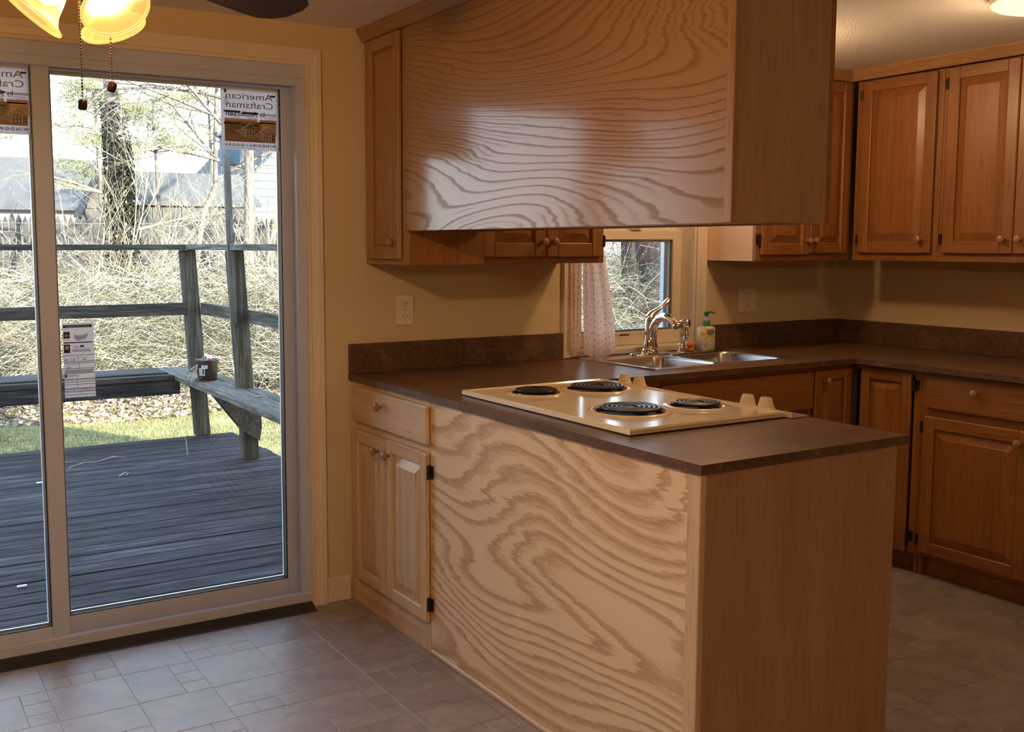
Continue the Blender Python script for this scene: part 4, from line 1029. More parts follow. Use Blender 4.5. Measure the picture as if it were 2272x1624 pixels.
fz = ZR
fa = thing('faucet', 'chrome single-lever kitchen faucet with arched spout at the back of the sink', 'faucet', (1.472, -0.093, fz))
mb = MB(); P = roundrect(1.362, 1.588, -0.122, -0.064, 0.028, 6); n = len(P)
cx, cy = 1.475, -0.093
L = [[(x, y, fz+0.0003) for x, y in P], [(x, y, fz+0.006) for x, y in P], [(cx+(x-cx)*0.97, cy+(y-cy)*0.85, fz+0.010) for x, y in P], [(cx+(x-cx)*0.5, cy+(y-cy)*0.6, fz+0.013) for x, y in P]]
mb.add([p for l in L for p in l], [(i*n+k, i*n+(k+1) % n, (i+1)*n+(k+1) % n, (i+1)*n+k) for i in range(3) for k in range(n)] + [tuple(range(n))[::-1], tuple(3*n+k for k in range(n))])
mb.build('deck_plate', M['chrome'], fa, smooth=True)
mb = MB(); mb.lathe([(0.040, 0.010), (0.040, 0.020), (0.034, 0.028), (0.0375, 0.034), (0.037, 0.040), (0.031, 0.056), (0.029, 0.10), (0.029, 0.135), (0.0275, 0.155), (0.026, 0.163), (0.018, 0.172), (0.002, 0.175)], (1.472, -0.093, fz), (0.03, 0, 1), 28)
mb.build('body', M['chrome'], fa, smooth=True)
sp0 = [(1.472, -0.100, 0.995), (1.472, -0.108, 1.035), (1.472, -0.126, 1.066), (1.472, -0.154, 1.090), (1.472, -0.187, 1.098), (1.472, -0.220, 1.094), (1.472, -0.250, 1.080), (1.472, -0.272, 1.064)]
MB().tube(sp0, [0.023, 0.0205, 0.019, 0.0185, 0.0185, 0.019, 0.0205, 0.022], 16).build('spout', M['chrome'], fa, smooth=True)
MB().lathe([(0.021, 0.0), (0.023, 0.006), (0.023, 0.010), (0.020, 0.014)], (1.472, -0.276, 1.0565), (0, 0.55, 1), 20).build('spout_tip', M['chrome'], fa, smooth=True)
lv = [(1.462, -0.093, 1.088), (1.478, -0.094, 1.106), (1.500, -0.096, 1.118), (1.524, -0.099, 1.131), (1.545, -0.102, 1.146), (1.560, -0.104, 1.161), (1.570, -0.105, 1.172)]
MB().tube(lv, [0.021, 0.019, 0.014, 0.0115, 0.0125, 0.0145, 0.010], 14, True, (0.75, 1.15)).build('lever', M['chrome'], fa, smooth=True)
spx, spy = 1.655, -0.105
sy = thing('side_sprayer', 'chrome side sprayer standing to the right of the faucet', 'sprayer', (spx, spy, fz))
MB().lathe([(0.024, 0.0003), (0.024, 0.006), (0.020, 0.016), (0.0165, 0.030), (0.0165, 0.040), (0.013, 0.044)], (spx, spy, fz), (0, 0, 1), 22).build('socket', M['chrome'], sy, smooth=True)
MB().tube([(spx, spy, fz+0.042), (spx+0.003, spy-0.002, fz+0.07), (spx+0.004, spy-0.003, fz+0.10), (spx+0.003, spy-0.003, fz+0.122), (spx, spy, fz+0.142)], [0.0125, 0.0165, 0.0165, 0.0145, 0.017], 16).build('wand', M['chrome'], sy, smooth=True)
hd = MB().lathe([(0.010, -0.028), (0.018, -0.018), (0.021, 0.0), (0.022, 0.018), (0.020, 0.022)], (spx+0.010, spy-0.006, fz+0.137), (0.5, -0.75, 0.15), 22).build('spray_head', M['chrome'], sy, smooth=True)
MB().lathe([(0.0165, 0.0222), (0.0165, 0.0245), (0.006, 0.0250)], (spx+0.010, spy-0.006, fz+0.137), (0.5, -0.75, 0.15), 20).build('spray_face', M['slot'], hd)
MB().tube([(spx+0.008, spy-0.018, fz+0.118), (spx+0.012, spy-0.026, fz+0.095), (spx+0.010, spy-0.022, fz+0.062), (spx+0.006, spy-0.014, fz+0.052)], [0.004, 0.006, 0.006, 0.003], 10, True, (1.4, 0.7)).build('trigger', M['chrome'], sy, smooth=True)

# soap bottle with lemon print, orange scrubber
bx, by = 1.834, -0.078
sp = thing('soap_bottle', 'soap bottle printed with lemons and a green pump, at the sink corner', 'bottle', (bx, by, ZR+0.0005))
def loft(m, levels, n_c=4):
    L = []
    for (w, d, r, z) in levels: L.append([(bx+x*1.0, by+y, z) for x, y in roundrect(-w/2, w/2, -d/2, d/2, r, n_c)])
    n = len(L[0]); m.add([p for l in L for p in l], [(i*n+k, i*n+(k+1) % n, (i+1)*n+(k+1) % n, (i+1)*n+k) for i in range(len(L)-1) for k in range(n)] + [tuple(range(n))[::-1], tuple((len(L)-1)*n+k for k in range(n))])
    return m
z0 = ZR+0.0005
loft(MB(), [(0.080, 0.046, 0.010, z0), (0.084, 0.050, 0.012, z0+0.004), (0.084, 0.050, 0.012, z0+0.103), (0.078, 0.044, 0.012, z0+0.113), (0.036, 0.030, 0.012, z0+0.117)]).build('bottle_body', M['lemon'], sp, smooth=0.9)
MB().lathe([(0.0185, 0.117), (0.0185, 0.139), (0.016, 0.142), (0.010, 0.1425)], (bx, by, z0), (0, 0, 1), 20).build('collar', M['green_plastic'], sp, smooth=True)
MB().lathe([(0.0095, 0.1425), (0.0085, 0.158), (0.005, 0.160), (0.005, 0.164)], (bx, by, z0), (0, 0, 1), 16).build('pump_neck', M['white_print'], sp, smooth=True)
MB().lathe([(0.006, 0.162), (0.010, 0.168), (0.012, 0.182), (0.010, 0.184)], (bx, by, z0), (0, 0, 1), 16).tube([(bx, by, z0+0.180), (bx+0.02, by-0.004, z0+0.183), (bx+0.042, by-0.010, z0+0.178)], [0.006, 0.005, 0.0035], 8).build('pump_head', M['green_plastic'], sp, smooth=True)
m = MB(); m.prism([(0.027*math.cos(q*PI/10), 0.015*math.sin(q*PI/10)) for q in range(20)], lambda u, v, d: (bx+0.006+u, by-d, z0+0.088+v), 0.0252, 0.0256); m.build('oval_badge', M['pale_print'], sp)
ox, oy = 1.748, -0.066
og = thing('dish_scrubber', 'small round orange dish scrubber between sprayer and soap bottle', 'scrubber', (ox, oy, ZR+0.0005))
MB().lathe([(0.016, 0.0), (0.019, 0.003), (0.019, 0.014), (0.012, 0.018)], (ox, oy, z0), (0, 0, 1), 20).build('brush_base', M['orange'], og, smooth=True)
MB().lathe([(0.012, 0.0185), (0.018, 0.024), (0.019, 0.034), (0.014, 0.042), (0.004, 0.045)], (ox, oy, z0), (0, 0, 1), 20).build('grip', M['orange'], og, smooth=True)

# curtain
cu = thing('curtain', 'short pink dotted cotton curtain drawn to the left of the kitchen window', 'curtain', (1.19, -0.045, 0.93))
def cloth(nm, x_lo, x_hi, zb, zt, folds, amp, y0, flare, mat, mb_u):
    nu, nv = 60, 40; V = []; F = []; uvs = []
    for j in range(nv+1):
        v = j/nv; z = zb+(zt-zb)*v; xl, xh = x_lo(v), x_hi(v)
        for i in range(nu+1):
            u = i/nu
            y = y0 + amp*math.sin(2*PI*folds*u+0.7*math.sin(3*v)) + amp*0.4*math.sin(2*PI*folds*2.3*u+2*v)
            zz = z + (0.012*math.sin(2*PI*u*1.2+1.0) - 0.018*u*(1-u)*4)*(1-v)**3
            V.append((xl+(xh-xl)*u, y, zz)); uvs.append((u*mb_u, z*1.0))
    for j in range(nv):
        for i in range(nu):
            a = j*(nu+1)+i; F.append((a, a+1, a+nu+2, a+nu+1))
    o3 = wloc(cu); me = bpy.data.meshes.new(nm); me.from_pydata([tuple(Vector(p)-o3) for p in V], [], F); me.materials.append(mat)
    ul = me.uv_layers.new(name='UVMap')
    for lp_ in me.loops: ul.data[lp_.index].uv = uvs[lp_.vertex_index]
    me.polygons.foreach_set('use_smooth', [True]*len(me.polygons))
    o = bpy.data.objects.new(nm, me); COL.objects.link(o); o.parent = cu; return o
cloth('curtain_panel', lambda v: 1.118+0.012*(1-v), lambda v: 1.303-0.22*max(0, v-0.1)**1.3, 0.927, 1.86, 2.0, 0.010, -0.046, 0, M['curtain'], 0.30)
cloth('back_fold', lambda v: 1.068, lambda v: 1.120, 0.955, 1.86, 0.8, 0.006, -0.030, 0, M['curtain'], 0.10)
mb = MB(); mb.tube([(1.05, -0.040, 1.865), (1.87, -0.040, 1.865)], 0.006, 10); mb.build('curtain_rod', M['plate'], cu)

# outlets
def outlet(label, x0, x1, z0, z1, loc):
    o = thing('wall_outlet', label, 'outlet', loc)
    MB().box(x0, x1, -0.006, -0.0003, z0, z1, 0.003).build('cover_plate', M['plate'], o)
    xc, zc = (x0+x1)/2, (z0+z1)/2
    for s in (-1, 1):
        m = MB(); m.prism([(0.017*math.cos(q*PI/12), max(-0.0125, min(0.0125, 0.017*math.sin(q*PI/12)))) for q in range(24)], lambda u, v, d: (xc+u, -d, zc+s*0.026+v), 0.006, 0.0085)
        rc = m.build('receptacle', M['plate'], o, fix=True)
        MB().box(xc-0.0085, xc-0.006, -0.0092, -0.0085, zc+s*0.026-0.003, zc+s*0.026+0.006).box(xc+0.006, xc+0.0085, -0.0092, -0.0085, zc+s*0.026-0.002, zc+s*0.026+0.005).box(xc-0.002, xc+0.002, -0.0092, -0.0085, zc+s*0.026-0.010, zc+s*0.026-0.006).build('slot', M['slot'], rc)
    MB().lathe([(0.0035, 0), (0.003, 0.001)], (xc, -0.006, zc), (0, -1, 0), 10).build('screw', M['steel'], o)
outlet('cream double wall outlet above the left counter, between door and window', 0.212, 0.291, 1.096, 1.220, (0.25, -0.003, 1.096))
outlet('cream wall outlet in the shade under the cabinet right of the window', 2.120, 2.241, 1.086, 1.208, (2.18, -0.003, 1.086))

# ================================================================== CEILING FAN
FX, FY = -1.25, -1.579
fan = thing('ceiling_fan', 'ceiling fan with dark wooden blades and lit amber glass shades', 'ceiling fan', (FX, FY, CEIL))
MB().lathe([(0.075, CEIL-0.001), (0.075, CEIL-0.03), (0.10, CEIL-0.05), (0.135, CEIL-0.09), (0.135, CEIL-0.17), (0.11, CEIL-0.20), (0.06, CEIL-0.215), (0.06, CEIL-0.25), (0.075, CEIL-0.265), (0.075, CEIL-0.295), (0.05, CEIL-0.315), (0.01, CEIL-0.32)], (FX, FY, 0), (0, 0, 1), 40).build('motor_housing', M['antique'], fan, smooth=True)
BZ = 1.998
for k in range(5):
    a = math.radians(33.5)+k*2*PI/5; R_ = Euler((0, 0, a)).to_matrix(); o = Vector((FX, FY, BZ))
    P = [(0.19, 0.045), (0.30, 0.058), (0.45, 0.067), (0.575, 0.072), (0.625, 0.070), (0.665, 0.050), (0.685, 0.020), (0.680, -0.030), (0.660, -0.062), (0.640, -0.072), (0.60, -0.074), (0.45, -0.067), (0.30, -0.058), (0.19, -0.045)]
    tl = Matrix.Rotation(math.radians(-11), 3, 'X')
    m = MB(); m.prism(P, lambda u, v, d: o + R_ @ (tl @ Vector((u, v, d))), -0.004, 0.004); b = m.build('blade', M['walnut'], fan, fix=True)
    m = MB(); m.prism([(0.09, 0.012), (0.17, 0.014), (0.20, 0.035), (0.25, 0.030), (0.27, 0.0), (0.25, -0.030), (0.20, -0.035), (0.17, -0.014), (0.09, -0.012)], lambda u, v, d: o + R_ @ (tl @ Vector((u, v, d))), 0.0045, 0.010); m.build('blade_iron', M['antique'], b, fix=True)
SC = 0.88
prof = [(0.021, -0.075), (0.026, -0.070), (0.034, -0.050), (0.041, -0.028), (0.047, -0.006), (0.056, 0.010), (0.066, 0.020), (0.072, 0.024)]
inner = [(0.069, 0.0235), (0.064, 0.018), (0.053, 0.008), (0.044, -0.007), (0.038, -0.028), (0.031, -0.050), (0.022, -0.068)]
prof = [(r*SC, h*SC) for r, h in prof]; inner = [(r*SC, h*SC) for r, h in inner]
fl_ = Vector((0.983, -0.181, 0)); ff_ = Vector((0.181, 0.983, 0))
for k, ang in enumerate((180, -60, 60)):
    a = math.radians(ang); h = fl_*math.cos(a) + ff_*math.sin(a)
    ax = (h*0.62 + Vector((0, 0, -0.785))).normalized() if k != 2 else (h*0.62 + Vector((0, 0, -0.785))).normalized()
    oc_ = Vector((FX, FY, 1.872)) + h*0.086
    m = MB(); m.lathe(prof+inner, oc_, ax, 40, False)
    s = m.build('light_shade', M['shade'], fan, smooth=True, fix=True)
    MB().torus(0.0715*SC, 0.0032, oc_+ax*0.024*SC, ax, 40, 8).build('shade_rim', M['shade'], s, smooth=True)
    m = MB(); m.lathe([(0.012, -0.072), (0.012, -0.060), (0.021, -0.045), (0.025, -0.030), (0.021, -0.016), (0.010, -0.008), (0.001, -0.006)], oc_, ax, 20); m.build('bulb', M['bulb'], s, smooth=True)
    m = MB(); m.lathe([(0.016, -0.100), (0.024, -0.092), (0.024, -0.070), (0.018, -0.068)], oc_, ax, 20); m.tube([oc_-ax*0.098, oc_-ax*0.12+Vector((0, 0, 0.02)), Vector((FX, FY, CEIL-0.285))+h*0.05], [0.010, 0.009, 0.009], 10); m.build('light_arm', M['antique'], s, smooth=True)
def pull_chain(label_part, x, y, ztop, zbot, tilt):
    m = MB(); n = int((ztop-zbot)/0.0058)
    for q in range(n):
        z = ztop-(ztop-zbot)*q/n; m.lathe([(0.0004, -0.0021), (0.0018, -0.0012), (0.0021, 0), (0.0018, 0.0012), (0.0004, 0.0021)], (x, y, z), (0, 0, 1), 5, False)
    m.tube([(x, y, ztop), (x, y, zbot)], 0.0005, 4)
    c = m.build('pull_chain', M['antique'], fan)
    f = MB(); f.lathe([(0.0015, 0.011), (0.0075, 0.0085), (0.0085, 0.004), (0.0085, -0.006), (0.0070, -0.0095), (0.0015, -0.011)], (x, y, zbot-0.010), (0.35*tilt, -0.2, 1), 14); f.build('fob', M['fob'], c, smooth=True)
pull_chain('a', -1.270, -1.610, 1.95, 1.695, 0.2); pull_chain('b', -1.210, -1.587, 1.95, 1.735, 0.8)

# unseen ceiling lamp added behind the camera to light the cabinet ends
kx, ky = -1.7, -4.9
kl = thing('ceiling_light', 'round glass ceiling light added in the room behind, unseen, for fill light', 'ceiling light', (kx, ky, CEIL))
MB().lathe([(0.165, CEIL-0.001), (0.165, CEIL-0.018), (0.155, CEIL-0.026), (0.01, CEIL-0.027)], (kx, ky, 0), (0, 0, 1), 40).build('rim_plate', M['antique'], kl, smooth=True)
MB().lathe([(0.150, CEIL-0.028), (0.150, CEIL-0.045), (0.135, CEIL-0.072), (0.105, CEIL-0.092), (0.060, CEIL-0.103), (0.004, CEIL-0.106)], (kx, ky, 0), (0, 0, 1), 40).build('glass_dome', M['dome'], kl, smooth=True)
ld = bpy.data.lights.new('dome_light', 'POINT'); ld.energy = ROOM_FILL_W; ld.color = (1.0, 0.70, 0.44); ld.shadow_soft_size = 0.10
lo_ = bpy.data.objects.new('dome_light', ld); COL.objects.link(lo_); lo_.location = (kx, ky, CEIL-0.24)

# kitchen ceiling light
kx, ky = 1.76, -1.66
kl = thing('ceiling_light', 'round glowing glass ceiling light over the kitchen floor', 'ceiling light', (kx, ky, CEIL))
MB().lathe([(0.152, CEIL-0.001), (0.152, CEIL-0.018), (0.150, CEIL-0.026), (0.01, CEIL-0.027)], (kx, ky, 0), (0, 0, 1), 40).build('rim_plate', M['plate'], kl, smooth=True)
MB().lathe([(0.150, CEIL-0.028), (0.147, CEIL-0.034), (0.130, CEIL-0.044), (0.095, CEIL-0.054), (0.050, CEIL-0.059), (0.004, CEIL-0.060)], (kx, ky, 0), (0, 0, 1), 40).build('glass_dome', M['dome'], kl, smooth=True)
ld = bpy.data.lights.new('dome_light', 'POINT'); ld.energy = KITCHEN_W; ld.color = KWARM; ld.shadow_soft_size = 0.10
lo_ = bpy.data.objects.new('dome_light', ld); COL.objects.link(lo_); lo_.location = (kx, ky, CEIL-0.19)
# added light over the sink, unseen behind the hanging cabinet; brightens the window wall
kx, ky = 1.45, -0.62
kl = thing('ceiling_light', 'small round fill light added over the sink, unseen behind the hanging cabinet', 'ceiling light', (kx, ky, CEIL))
MB().lathe([(0.095, CEIL-0.001), (0.095, CEIL-0.02), (0.085, CEIL-0.026), (0.01, CEIL-0.027)], (kx, ky, 0), (0, 0, 1), 32).build('rim_plate', M['antique'], kl, smooth=True)
MB().lathe([(0.082, CEIL-0.028), (0.080, CEIL-0.036), (0.060, CEIL-0.05), (0.004, CEIL-0.056)], (kx, ky, 0), (0, 0, 1), 32).build('glass_dome', M['dome'], kl, smooth=True)
ld = bpy.data.lights.new('dome_light', 'POINT'); ld.energy = SINK_FILL_W; ld.color = KWARM; ld.shadow_soft_size = 0.06
lo_ = bpy.data.objects.new('dome_light', ld); COL.objects.link(lo_); lo_.location = (kx, ky, CEIL-0.13)

# ================================================================== OUTDOORS
GZ = -0.40
# lawn and the leaf-strewn ground behind it
def terrain(name, x0, x1, y0, y1, nx, ny, mat, hfun):
    xs = np.linspace(x0, x1, nx); ys = np.linspace(y0, y1, ny); X, Y = np.meshgrid(xs, ys)
    Z = hfun(X, Y); V = np.stack([X.ravel(), Y.ravel(), Z.ravel()], 1)
    i = np.arange(nx-1); j = np.arange(ny-1); I, J = np.meshgrid(i, j); a = (J*nx+I).ravel()
    return raw(name, V, np.stack([a, a+1, a+nx+1, a+nx], 1), mat, loc=((x0+x1)/2, (y0+y1)/2, GZ))
gh = lambda X, Y: GZ + 0.025*np.sin(X*1.7+0.4*Y) + 0.02*np.sin(Y*2.3+X) + np.clip((Y-12)*0.045, 0, 1.0)
struct(terrain('lawn', -14, 24, 0.16, 8.05, 90, 30, M['lawn'], gh))
struct(terrain('ground', -30, 50, 8.05, 70, 120, 90, M['litter'], lambda X, Y: gh(X, Y)))
def in_view_x(n, ys, lo=-2.5, hi=2.9): return rng.uniform(lo, hi, n)
def blades(n, xr, yr, hmin, hmax, w, avoid=None):
    x = rng.uniform(*xr, n); y = rng.uniform(*yr, n)
    ok = ~((x < 0.95) & (y < 4.3))
    x, y = x[ok], y[ok]; n = len(x); z = gh(x, y); a = rng.uniform(0, 2*PI, n); h = rng.uniform(hmin, hmax, n)
    lx, ly = rng.normal(0, 0.5, n)*h, rng.normal(0, 0.5, n)*h
    p0 = np.stack([x-w*np.cos(a), y-w*np.sin(a), z-0.005], 1); p1 = np.stack([x+w*np.cos(a), y+w*np.sin(a), z-0.005], 1); p2 = np.stack([x+lx, y+ly, z+h], 1)
    V = np.stack([p0, p1, p2], 1).reshape(-1, 3); F = np.arange(3*n).reshape(-1, 3); return V, F
V, F = blades(42000, (-2.4, 3.6), (4.0, 8.3), 0.012, 0.045, 0.004)
tag(raw('grass', V, F, M['grass'], loc=(0.5, 6, GZ)), 'short mossy green grass behind the deck, half in house shade', 'grass', kind='stuff')
def scatter_quads(n, cx, cy, cz, size, flat=0.3):
    """n small tilted quads at given centres"""
    a = rng.uniform(0, 2*PI, n); t = rng.normal(0, flat, n); u = np.stack([np.cos(a), np.sin(a), t], 1); u /= np.linalg.norm(u, axis=1)[:, None]
    w = rng.normal(0, 1, (n, 3)); w[:, 2] *= flat; w -= u*(w*u).sum(1)[:, None]; w /= np.linalg.norm(w, axis=1)[:, None]
    c = np.stack([cx, cy, cz], 1); s = (size*rng.uniform(0.6, 1.4, n))[:, None]
    V = np.stack([c-u*s, c+w*s*0.6, c+u*s, c-w*s*0.6], 1).reshape(-1, 3); return V, np.arange(4*n).reshape(-1, 4)
n = 16000; x = rng.uniform(-3, 12, n); y = 7.3 + np.abs(rng.normal(0, 1.0, n))*1.1; V, F = scatter_quads(n, x, y, gh(x, y)+0.015, 0.035)
tag(raw('fallen_leaves', V, F, M['litter_leaf'], loc=(2, 8, GZ), tone=np.repeat(rng.uniform(0, 1, n), 4)), 'pale brown fallen leaves along the edge of the bramble thicket', 'leaves', kind='stuff')

# ------------------------------------------------------------------ deck
DZ = -0.06
deck = thing('deck', 'weathered grey wooden deck of long boards outside the glass door', 'deck', (-2.0, 2.2, DZ))
y = 0.175; pitch_b = 0.1475; nb = 0
while y + 0.14 < 4.29:
    e = random.uniform(-0.012, 0.012); dz = random.uniform(-0.0015, 0.0015)
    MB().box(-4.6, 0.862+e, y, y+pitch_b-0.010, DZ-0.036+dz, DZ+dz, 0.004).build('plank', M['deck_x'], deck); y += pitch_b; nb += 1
mb = MB(); mb.box(0.80, 0.84, 0.18, 4.27, DZ-0.23, DZ-0.04); mb.box(-4.6, 0.80, 4.23, 4.27, DZ-0.23, DZ-0.04)
mb.build('rim_joist', M['deck_x'], deck)
mb = MB()
for q in range(8): mb.box(-4.5+q*0.66, -4.46+q*0.66, 0.18, 4.22, DZ-0.19, DZ-0.045)
mb.build('joist', M['deck_x'], deck)
mb = MB()
for (px, py) in ((0.62, 1.0), (0.62, 4.0), (-1.9, 4.0), (-4.3, 4.0)): mb.box(px, px+0.1, py, py+0.1, GZ-0.15, DZ-0.23)
mb.build('footing_post', M['deck_z'], deck)

rail = thing('deck_railing', 'weathered grey post and rail deck railing against the brambles', 'railing', (0.6, 3.0, DZ))
LEAN = -math.radians(3.35)
def post(x0, x1, y0, y1):
    MB().box(x0, x1, y0, y1, DZ+0.002, 1.385, 0.005, rot=Euler((0, LEAN, 0)), piv=((x0+x1)/2, (y0+y1)/2, DZ)).build('post', M['deck_z'], rail)
post(0.568, 0.678, 4.12, 4.215); post(0.596, 0.700, 3.055, 3.150); post(0.596, 0.700, 1.85, 1.945); post(-1.75, -1.655, 4.12, 4.215); post(-4.1, -4.0, 4.12, 4.215)
rx = 0.535
MB().box(-4.6, 0.505, 4.085, 4.225, 1.383, 1.424, 0.004).build('top_rail', M['rail_x'], rail)
MB().box(0.506, 0.645, 0.25, 4.225, 1.385, 1.426, 0.004).build('top_rail', M['deck_y'], rail)
MB().box(-4.6, 0.512, 4.115, 4.155, 0.888, 0.980, 0.004).build('mid_rail', M['rail_x'], rail)
MB().prism([(0.622, 4.125), (0.66, 4.125), (0.700, 0.25), (0.662, 0.25)], lambda u, v, d: (u, v, d), 0.888, 0.975).build('mid_rail', M['deck_y'], rail, fix=True)

bz0, bz1 = 0.400, 0.440
b2 = thing('deck_bench', 'weathered plank bench along the right deck edge with a flower pot on it', 'bench', (0.5, 2.6, DZ))
MB().box(0.385, 0.592, 0.35, 4.56, bz0, bz1, 0.004).build('seat_plank', M['deck_y'], b2)
for (a, b) in ((3.155, 4.110), (1.955, 3.045), (0.35, 1.840)): MB().box(0.597, 0.70, a, b, bz0, bz1, 0.004).build('seat_plank', M['deck_y'], b2)
MB().box(0.597, 0.66, 4.225, 4.56, bz0, bz1, 0.004).build('seat_plank', M['deck_y'], b2)
for yb in (3.016, 1.81):
    m = MB(); m.prism([(0.40, bz0-0.001), (0.70, bz0-0.001), (0.705, 0.17), (0.690, 0.075), (0.585, 0.145)], lambda u, v, d: (u, d, v), yb, yb+0.036); m.build('brace', M['deck_y'], b2, fix=True)
MB().prism([(0.40, bz0-0.001), (0.46, bz0-0.001), (0.60, 0.22), (0.60, 0.14)], lambda u, v, d: (u, d, v), 3.155, 3.185).build('brace', M['deck_y'], b2, fix=True)
b1 = thing('deck_bench', 'weathered plank bench under the far deck railing', 'bench', (-2.1, 4.3, DZ))
MB().box(-4.6, 0.380, 4.045, 4.110, bz0, bz1, 0.004).build('seat_plank', M['rail_x'], b1)
MB().box(-4.6, 0.380, 4.225, 4.60, bz0, bz1, 0.004).build('seat_plank', M['rail_x'], b1)
MB().box(-4.6, 0.380, 4.116, 4.119, bz0, bz1-0.002).build('seat_strip', M['rail_x'], b1)
MB().box(-4.6, 0.430, 4.060, 4.095, 0.290, bz0-0.001, 0.003).build('apron_board', M['deck_x'], b1)
for xb in (-1.64, -4.0): MB().box(xb, xb+0.06, 4.225, 4.30, DZ, bz0-0.001, 0.003).build('leg', M['deck_z'], b1)

bp = thing('birdhouse', 'grey-blue birdhouse on a thin board fixed to the deck post', 'birdhouse', (0.53, 3.04, 0.895))
MB().box(0.505, 0.550, 3.022, 3.046, 0.895, 2.02, 0.002, rot=Euler((0, LEAN*0.4, 0)), piv=(0.527, 3.034, 0.895)).build('mounting_board', M['pole'], bp)
bx0, bx1 = 0.495, 0.600
MB().box(bx0, bx1, 3.048, 3.16, 1.955, 2.14, 0.003).build('box', M['blue_board'], bp)
m = MB(); m.prism([(bx0-0.02, 2.141), (bx1+0.02, 2.141), (bx1+0.02, 2.15), ((bx0+bx1)/2, 2.20), (bx0-0.02, 2.15)], lambda u, v, d: (u, d, v), 3.03, 3.18); m.build('roof', M['blue_board'], bp, fix=True)
MB().lathe([(0.015, 0.0), (0.015, 0.002)], (0.55, 3.0478, 2.08), (0, -1, 0), 16).build('entrance_hole', M['slot'], bp)

pt = thing('plant_pot', 'black plastic flower pot with price stickers and a plant tag on the bench', 'plant pot', (0.553, 3.60, bz1))
PX, PY = 0.513, 3.62
MB().lathe([(0.066, 0.001), (0.068, 0.004), (0.080, 0.135), (0.086, 0.137), (0.087, 0.152), (0.084, 0.153), (0.080, 0.140)], (PX, PY, bz1), (0, 0, 1), 32, False).build('pot_wall', M['pot'], pt, smooth=0.6)
MB().lathe([(0.079, 0.139), (0.05, 0.146), (0.001, 0.143)], (PX, PY, bz1), (0, 0, 1), 24).build('soil', M['soil'], pt, smooth=True)
def potpatch(nm, th0, th1, z0, z1, mat, off=0.0015):
    m = MB(); n = 6; vs = []
    for z in (z0, z1):
        r = 0.068+(z-0.004)*0.0916+off
        for k in range(n+1):
            a = math.radians(th0+(th1-th0)*k/n); vs.append((PX+r*math.cos(a), PY+r*math.sin(a), bz1+z))
    m.add(vs, [(k, k+1, n+1+k+1, n+1+k) for k in range(n)]); return m.build(nm, mat, pt)
potpatch('price_label', 202, 240, 0.040, 0.098, M['white_print']); potpatch('barcode', 226, 236, 0.050, 0.09, M['black_print'], 0.002); potpatch('price_label', 222, 256, 0.092, 0.118, M['white_print']); potpatch('barcode', 228, 248, 0.102, 0.111, M['grey_print'], 0.002)
m = MB().box(PX-0.012, PX+0.026, PY-0.032, PY-0.030, bz1+0.125, bz1+0.195, rot=Euler((0.1, 0.12, 0)))
tg = m.build('plant_tag', M['white_print'], pt)
MB().box(PX-0.008, PX+0.024, PY-0.0338, PY-0.0332, bz1+0.145, bz1+0.162, rot=Euler((0.1, 0.12, 0)), piv=(PX+0.007, PY-0.031, bz1+0.16)).build('tag_print', M['red_print'], tg)
MB().box(PX-0.010, PX+0.027, PY-0.0335, PY-0.029, bz1+0.192, bz1+0.200, rot=Euler((0.1, 0.12, 0)), piv=(PX+0.007, PY-0.031, bz1+0.16)).build('tag_print', M['red_print'], tg)
st_ = MB()
for q in range(14):
    a = random.uniform(0, 2*PI); r_ = random.uniform(0.01, 0.07)
    p = Vector((PX+r_*math.cos(a), PY+r_*math.sin(a), bz1+0.14)); st_.tube([p, p+Vector((random.uniform(-.03, .03), random.uniform(-.03, .03), random.uniform(0.01, 0.035)))], 0.0015, 4)
for q in range(10):
    p = Vector((PX-0.075, PY-0.03, bz1+0.125)); p2 = p+Vector((random.uniform(-0.09, -0.01), random.uniform(-0.05, 0.02), random.uniform(-0.10, -0.02))); p3 = p2 + Vector((random.uniform(-.02, .03), -0.01, -0.02)); st_.tube([p, p2, p3], 0.0018, 4)
st_.build('dead_stems', M['leaf'], pt)
dl = thing('dead_leaf_clump', 'small clump of dead leaves hanging beside the flower pot', 'leaves', (0.44, 3.55, bz1))
m = MB()
for q in range(9):
    c = Vector((0.428+random.uniform(-.03, .03), 3.53+random.uniform(-.04, .04), bz1+0.003+random.uniform(0, 0.025))); a = random.uniform(0, 6.28); u = Vector((math.cos(a), math.sin(a), random.uniform(-.3, .3)))*0.022; w = Vector((-math.sin(a), math.cos(a), random.uniform(-.3, .3)))*0.012
    m.add([c-u, c-w, c+u, c+w, c+Vector((0, 0, 0.004))], [(0, 1, 4), (1, 2, 4), (2, 3, 4), (3, 0, 4), (3, 2, 1, 0)])
m.build('leaf_cluster', M['soil'], dl)
def litterbit(nm, label, cat, pts, r, mat):
    return tag(MB().tube(pts, r, 6).build(nm, mat), label, cat)
dtop = DZ+0.006
litterbit('twig', 'thin crooked twig on the deck boards near the shaded lawn', 'twig', [(-0.50, 3.40, dtop), (-0.40, 3.46, dtop+0.01), (-0.30, 3.50, dtop), (-0.18, 3.56, dtop+0.012), (-0.10, 3.54, dtop)], [0.004, 0.005, 0.004, 0.003, 0.002], M['twig'])
litterbit('twig', 'short upright twig caught in the deck boards near the bench', 'twig', [(0.30, 3.43, dtop-0.02), (0.295, 3.44, 0.05), (0.27, 3.44, 0.075)], [0.004, 0.004, 0.002], M['twig'])
litterbit('twig', 'curled pale twig lying in the middle of the deck', 'twig', [(-0.27, 2.97, dtop), (-0.23, 3.0, dtop+0.012), (-0.18, 3.03, dtop), (-0.22, 2.99, dtop)], 0.005, M['twig'])
